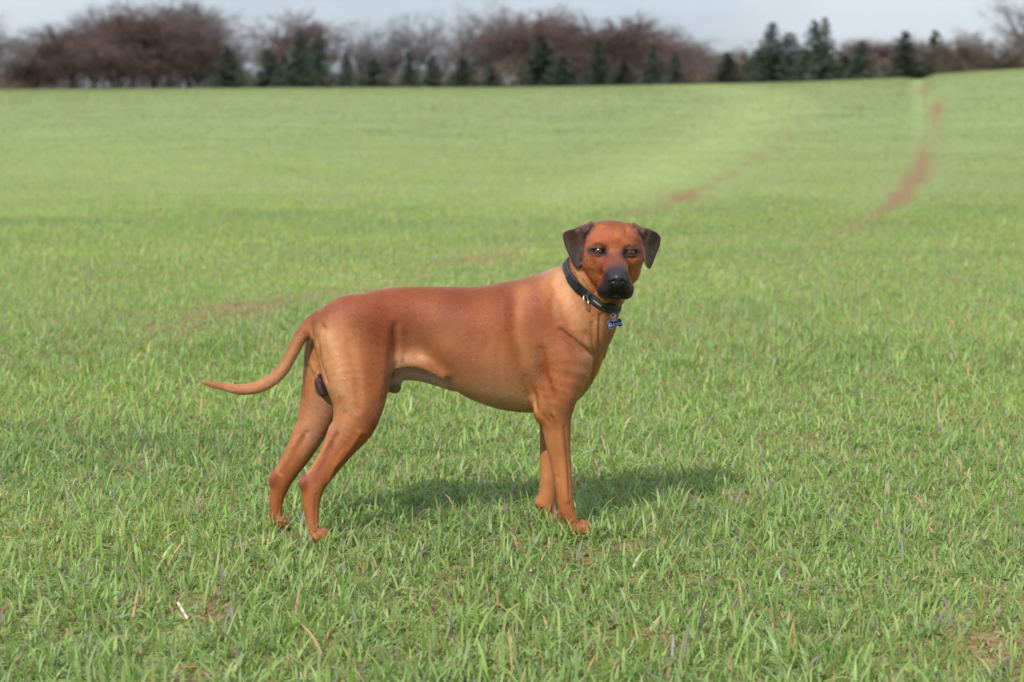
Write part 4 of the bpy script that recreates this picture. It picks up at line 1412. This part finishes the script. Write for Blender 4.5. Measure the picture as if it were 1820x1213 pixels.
def bare_tree(seed, width, dense, twig):
    """unit-height leafless tree: trunk mesh and crown mesh (limbs, branches and twigs)"""
    r = random.Random(seed)
    rv = lambda s: np.array([r.gauss(0, s), r.gauss(0, s), r.gauss(0, s)])
    TV, TF, CV, CF = [], [], [], []
    th = r.uniform(.20, .30)
    p0, p1 = np.zeros(3) - np.array([0, 0, .03]), np.array([r.gauss(0, .01), r.gauss(0, .01), th])
    add_prism(TV, TF, p0, p1 * .5, .024, .020, 7); add_prism(TV, TF, p1 * .5, p1, .020, .017, 7)
    def grow(p, d, L, rad, lv):
        n = 3 if lv < 3 else (2 if lv < 4 else 1)
        for i in range(n):
            q = p + d * L / n
            if lv < 4:
                add_prism(CV, CF, p, q, max(rad * (1 - .25 * i / n), .0009), max(rad * (1 - .25 * (i + 1) / n), .0007), 5 if lv < 2 else 3)
            else:
                w = np.cross(d, rv(1)); w = w / np.linalg.norm(w) * .0012
                o = len(CV)
                CV.extend([p - w, p + w, q]); CF.append((o, o + 1, o + 2))
            if lv >= 4:
                for k in range(twig):
                    s_ = d + rv(.6); s_ /= np.linalg.norm(s_)
                    b0 = p + (q - p) * r.random()
                    e = b0 + s_ * L * r.uniform(.5, 1.5)
                    w = np.cross(s_, rv(1)); w = w / np.linalg.norm(w) * r.uniform(.0006, .0011)
                    o = len(CV)
                    CV.extend([b0 - w, b0 + w, e]); CF.append((o, o + 1, o + 2))
            p = q
            d = d + rv(.14) + np.array([0, 0, .03]); d /= np.linalg.norm(d)
            if 1 <= lv < 4 and i < n - 1:
                s_ = d + rv(.55); s_ /= np.linalg.norm(s_)
                grow(p, s_, L * r.uniform(.5, .75), rad * .5, lv + 1)
        if lv < dense:
            for k in range(r.choice([2, 2, 3])):
                s_ = d + rv(.45) * np.array([1.15, 1.15, .8]); s_ /= np.linalg.norm(s_)
                grow(p, s_, L * r.uniform(.62, .88), rad * .6, lv + 1)
    nl = r.choice([4, 5, 5, 6])
    for k in range(nl):
        ph = 2 * math.pi * (k + r.random() * .5) / nl
        tl = r.uniform(.35, 1.0) * width
        d = np.array([math.cos(ph) * tl, math.sin(ph) * tl, 1.0]); d /= np.linalg.norm(d)
        grow(p1 * r.uniform(.75, 1.0), d, r.uniform(.20, .27), .011, 1)
    grow(p1, np.array([0, 0, 1.0]), .24, .012, 1)
    CV = np.array(CV)
    top = np.percentile(CV[:, 2], 99.7)
    return (np.array(TV) / top, np.array(TF), CV / top, np.array(CF))

def conifer(seed, spread):
    r = random.Random(seed)
    TV, TF, CV, CF = [], [], [], []
    add_prism(TV, TF, np.array([0, 0, -.03]), np.array([0, 0, .55]), .016, .009, 6)
    add_prism(TV, TF, np.array([0, 0, .55]), np.array([0, 0, 1.0]), .009, .001, 6)
    z = .03
    while z < .99:
        L = spread * (1 - z) ** .85 * r.uniform(.8, 1.1) + .012
        nb = max(4, int(11 * (1 - z) + 4))
        for k in range(nb):
            ph = r.uniform(0, 2 * math.pi)
            l = L * r.uniform(.55, 1.12)
            dx, dy = math.cos(ph), math.sin(ph)
            for t in np.linspace(.12, 1, 6):
                c = np.array([dx * l * t, dy * l * t, z + .03 * t - .07 * l / spread * t * t * (1 - z)])
                for q in range(5):
                    a_ = np.array([r.gauss(dx, .6), r.gauss(dy, .6), r.gauss(-.15, .5)]); a_ /= np.linalg.norm(a_)
                    b_ = np.cross(a_, [r.gauss(0, 1), r.gauss(0, 1), r.gauss(0, 1)]); b_ /= np.linalg.norm(b_)
                    sz = r.uniform(.012, .027) * (.6 + .6 * (1 - z))
                    o = len(CV)
                    CV.extend([c - b_ * sz * .35, c + b_ * sz * .35, c + a_ * sz * 1.5]); CF.append((o, o + 1, o + 2))
        z += .017 + .012 * r.random()
    return np.array(TV), np.array(TF), np.array(CV), np.array(CF)

def tree_mat(name, c1, c2, scale):
    m, n_, l_, b_ = principled(name, rough=.9, spec=.1)
    oi = n_.new('ShaderNodeObjectInfo')
    tc = n_.new('ShaderNodeTexCoord')
    ns = n_.new('ShaderNodeTexNoise'); ns.inputs['Scale'].default_value = scale; ns.inputs['Detail'].default_value = 4
    rp = n_.new('ShaderNodeValToRGB'); rp.color_ramp.elements[0].position = .32; rp.color_ramp.elements[1].position = .68
    rp.color_ramp.elements[0].color = (*c1, 1); rp.color_ramp.elements[1].color = (*c2, 1)
    hv = n_.new('ShaderNodeHueSaturation')
    mr = n_.new('ShaderNodeMapRange'); mr.inputs['To Min'].default_value = .8; mr.inputs['To Max'].default_value = 1.2
    l_.new(oi.outputs['Random'], mr.inputs['Value']); l_.new(mr.outputs['Result'], hv.inputs['Value'])
    l_.new(tc.outputs['Object'], ns.inputs['Vector']); l_.new(ns.outputs['Fac'], rp.inputs['Fac'])
    l_.new(rp.outputs['Color'], hv.inputs['Color']); l_.new(hv.outputs['Color'], b_.inputs['Base Color'])
    return m
M_BARK = tree_mat('grey bark', (.10, .085, .075), (.15, .13, .115), 9)
M_RED = tree_mat('reddish twigs', (.088, .060, .055), (.130, .088, .080), 4)
M_GREY = tree_mat('grey twigs', (.105, .092, .090), (.150, .130, .125), 4)
M_CON = tree_mat('conifer needles', (.048, .068, .052), (.088, .112, .080), 5)
M_BRUSH = tree_mat('brown brush twigs', (.085, .062, .050), (.135, .098, .076), 3)

PROTO = {}
def place(kind, name, label, cat, group, px, top, base, D, wid=None):
    """a tree D metres from the camera, as tall and wide as the photograph shows it"""
    if kind not in PROTO:
        PROTO[kind] = MAKE[kind]()
    r = ray(px, base)
    x, y = r[0] / r[1] * D, D + CAM[1]
    z = float(height(x, y)) - .1
    rt = ray(px, top)
    h = CAM[2] + D * rt[2] / rt[1] - z
    o = empty(name, (x, y, z))
    tag(o, label, cat, group)
    w = PROTO[kind][2] if len(PROTO[kind]) > 2 else 1.0
    sxy = h if wid is None else (wid * D / FPX) / w
    o.scale = (sxy, sxy, h)
    o.rotation_euler = (0, 0, rng.uniform(0, 6.28))
    for pn, me in zip(('trunk', 'crown'), PROTO[kind][:2]):
        c = bpy.data.objects.new(pn, me)
        col.objects.link(c)
        c.parent = o
    return o

def make(gen, mats):
    def f():
        TV, TF, CV, CF = gen()
        a = mesh_np('trunk', TV, TF, [mats[0]], None, True)
        b = mesh_np('crown', CV, CF, [mats[1]], None, False)
        ma, mb = a.data, b.data
        bpy.data.objects.remove(a); bpy.data.objects.remove(b)
        w = np.percentile(CV[:, 0], 98) - np.percentile(CV[:, 0], 2)
        return ma, mb, w
    return f
MAKE = {
    'red_a': make(lambda: bare_tree(3, 1.0, 5, 16), (M_BARK, M_RED)),
    'red_b': make(lambda: bare_tree(8, .9, 5, 16), (M_BARK, M_RED)),
    'grey_a': make(lambda: bare_tree(21, .8, 5, 6), (M_BARK, M_GREY)),
    'grey_b': make(lambda: bare_tree(34, .7, 5, 6), (M_BARK, M_GREY)),
    'brush': make(lambda: bare_tree(47, 1.3, 5, 16), (M_BARK, M_BRUSH)),
    'con_a': make(lambda: conifer(5, .26), (M_BARK, M_CON)),
    'con_b': make(lambda: conifer(6, .30), (M_BARK, M_CON)),
    'con_c': make(lambda: conifer(9, .22), (M_BARK, M_CON)),
}
# (kind, x of the trunk, top, width, distance, what singles it out)
BARE = [
    ('grey_a', -12, 14, 120, 250, 'bare grey tree cut by the left picture edge'),
    ('red_a', 60, 92, 120, 262, 'low reddish bare tree just right of the left picture edge'),
    ('red_b', 128, 45, 170, 270, 'dense rust-brown bare tree second from the left picture edge'),
    ('grey_b', 212, 2, 120, 285, 'tall thin bare tree rising out of the rust-brown clump at the left'),
    ('red_a', 272, 6, 200, 268, 'widest dense rust-brown bare tree in the clump at the left'),
    ('red_b', 300, 0, 170, 290, 'bare tree behind the widest rust-brown tree at the left'),
    ('grey_a', 378, 12, 150, 272, 'rounded bare tree ending the left clump beside the open sky gap'),
    ('red_a', 522, 20, 135, 275, 'bare tree with brown crown above the tall pair of conifers'),
    ('grey_b', 640, 34, 90, 280, 'first of the thin see-through bare trees right of the sky gap'),
    ('grey_a', 692, 40, 100, 290, 'thin bare tree in the middle of the see-through row'),
    ('grey_b', 745, 20, 110, 285, 'tallest thin bare tree of the see-through row'),
    ('grey_a', 825, 15, 110, 280, 'grey bare tree beside the reddish crown in the middle'),
    ('red_b', 925, 8, 140, 275, 'tallest reddish bare tree in the middle of the wood'),
    ('red_a', 985, 34, 120, 282, 'reddish bare tree right of the tallest middle one'),
    ('red_b', 1085, 25, 180, 270, 'broad rust-brown domed tree above the dog head'),
    ('red_a', 1165, 55, 140, 278, 'rust-brown tree on the right shoulder of the broad dome'),
    ('grey_a', 1225, 80, 110, 285, 'low grey-brown tree where the wood drops towards the dark conifers'),
    ('brush', 1300, 88, 110, 290, 'low bare tree left of the large dark conifer group'),
    ('brush', 1345, 76, 110, 295, 'bare tree close behind the left edge of the large conifer group'),
    ('brush', 1510, 74, 120, 300, 'bare tree just right of the large conifer group'),
    ('red_b', 1570, 66, 120, 300, 'bare tree between the two solitary conifers at the right'),
    ('brush', 1640, 72, 110, 300, 'low bare tree between the last two conifers at the right'),
    ('brush', 1715, 56, 130, 190, 'low brown bushy tree at the right end of the wood'),
    ('brush', 1775, 62, 140, 180, 'brown bushy tree at the right picture edge'),
    ('grey_b', 1838, -30, 170, 150, 'near bare tree reaching in over the right picture edge'),
]
# trees nothing sets apart: they only thicken the brown masses
FILL = [
    ('left', 'leafless tree merged into the brown mass of the left clump', 'trees merged into the left brown clump',
     [('red_a', 35, 100, 90, 300), ('red_b', 92, 62, 120, 296), ('red_a', 165, 36, 130, 300), ('red_b', 238, 22, 140, 300), ('red_a', 335, 14, 140, 298), ('grey_a', 415, 60, 80, 292), ('red_b', 200, 70, 140, 262), ('red_a', 350, 64, 150, 262)]),
    ('middle', 'leafless tree merged into the brown mass in the middle of the wood', 'trees merged into the middle brown mass',
     [('red_a', 885, 42, 100, 300), ('red_b', 955, 30, 120, 300), ('red_a', 1040, 42, 130, 300), ('red_b', 1125, 40, 130, 300), ('red_a', 1195, 70, 110, 300), ('grey_a', 1245, 84, 100, 300), ('brush', 1222, 78, 110, 306), ('brush', 1264, 86, 100, 306), ('red_b', 1010, 80, 130, 264), ('red_a', 1130, 86, 140, 264),
      ('grey_a', 490, 62, 80, 300), ('grey_b', 560, 66, 80, 300), ('grey_a', 665, 78, 100, 300), ('grey_b', 785, 66, 100, 300), ('grey_a', 850, 70, 90, 300)]),
    ('right', 'low leafless tree merged into the brown mass behind the conifers at the right', 'trees merged into the right brown mass',
     [('brush', 1275, 92, 90, 300), ('brush', 1390, 78, 110, 304), ('brush', 1430, 82, 100, 304), ('brush', 1480, 80, 110, 304), ('red_a', 1550, 72, 110, 306), ('brush', 1600, 76, 110, 304), ('red_b', 1685, 66, 120, 300), ('brush', 1740, 70, 110, 200), ('brush', 1810, 74, 110, 190)]),
]
for kind, px, top, wid, D, lab_ in BARE:
    place(kind, 'bare_tree', lab_, 'tree', 'leafless trees in the wood beyond the field', px, top, 150, D, wid)
for _, lab_, grp, rows in FILL:
    for kind, px, top, wid, D in rows:
        place(kind, 'bare_tree', lab_, 'tree', grp, px, top, 150, D, wid)
CON = [
    (405, 85, 52), (478, 90, 60), (506, 103, 40), (533, 58, 46), (566, 66, 50), (616, 95, 30), (664, 100, 62), (727, 92, 38), (768, 100, 38),
    (822, 105, 56), (872, 118, 50), (962, 66, 66), (1000, 100, 50), (1064, 72, 46), (1108, 108, 44), (1160, 80, 36), (1200, 92, 34), (1293, 95, 48),
    (1371, 42, 58), (1402, 60, 74), (1346, 92, 60), (1446, 38, 52), (1464, 34, 46), (1460, 84, 96), (1500, 100, 60), (1530, 74, 62), (1607, 58, 62), (1660, 56, 54)]
CON_LABEL = ['lone dark conifer below the left clump of bare trees', 'squat conifer at the left foot of the tall conifer pair', 'small conifer tucked between the squat and the tall ones',
    'left tree of the tall conifer pair', 'right tree of the tall conifer pair', 'slim conifer standing alone right of the tall pair', 'wide low conifer under the see-through trees',
    'pointed conifer under the tallest see-through tree', 'narrow conifer beside the pointed one', 'low spreading conifer left of the reddish crowns', 'lowest conifer below the reddish crowns',
    'tall dark conifer under the tallest reddish tree', 'low conifer at the right foot of the tall dark middle one', 'conifer in front of the broad rust-brown dome', 'low conifer right of the dog head line under the dome',
    'slim conifer at the right side of the dome', 'last slim conifer before the low brown trees', 'small round dark conifer standing apart left of the large group', 'tallest left spire of the large conifer group',
    'broad shouldered conifer right of the left spire', 'low conifer at the left foot of the large group', 'left of the twin spires in the large conifer group', 'right of the twin spires in the large conifer group',
    'wide low conifer under the twin spires', 'low conifer at the right foot of the large group', 'solitary conifer right of the large group', 'darkest solitary conifer above the soil track', 'rightmost conifer before the brown bushes']
for i, ((px, top, wid), lab_) in enumerate(zip(CON, CON_LABEL)):
    place(('con_a', 'con_b', 'con_c')[i % 3], 'conifer', lab_, 'conifer', 'dark conifers along the edge of the wood', px, top, 150, 235 + (i * 37) % 22 if px < 1590 else 215, wid * 1.25)

# tangled undergrowth filling the foot of the wood
def brush_mass():
    r = np.random.default_rng(4)
    n = 150000
    D = r.uniform(262, 305, n)
    u = r.uniform(-.48, .50, n)
    x = u * D
    y = D + CAM[1]
    px = np.interp(910 + FPX * u, [-200, 20, 60, 130, 300, 420, 450, 590, 640, 860, 920, 1200, 1270, 1450, 1700, 2000], [30, 42, 55, 75, 80, 62, 36, 34, 40, 46, 66, 66, 48, 58, 66, 80])
    hgt = px * D / FPX * (.62 + .38 * vnoise(x * .10, D * .05, 81) + .30 * vnoise(x * .45, D * .2, 82))
    z = height(x, y) - .2 + hgt * r.uniform(0, 1, n) ** 1.25
    L = r.uniform(.5, 1.4, n)
    az = r.uniform(0, 6.28, n); up = r.uniform(.1, 1.3, n)
    dv = np.stack([np.cos(az) * np.cos(up), np.sin(az) * np.cos(up), np.sin(up)], 1) * L[:, None]
    c = np.stack([x, y, z], 1)
    s_ = np.cross(dv, r.normal(0, 1, (n, 3))); s_ = s_ / np.linalg.norm(s_, axis=1)[:, None] * r.uniform(.02, .06, n)[:, None]
    V = np.stack([c - s_, c + s_, c + dv], 1).reshape(-1, 3)
    return tag(mesh_np('undergrowth', V, np.arange(3 * n).reshape(n, 3), [M_BRUSH], None, False), 'brown leafless undergrowth at the foot of the wood', kind='stuff')
brush_mass()
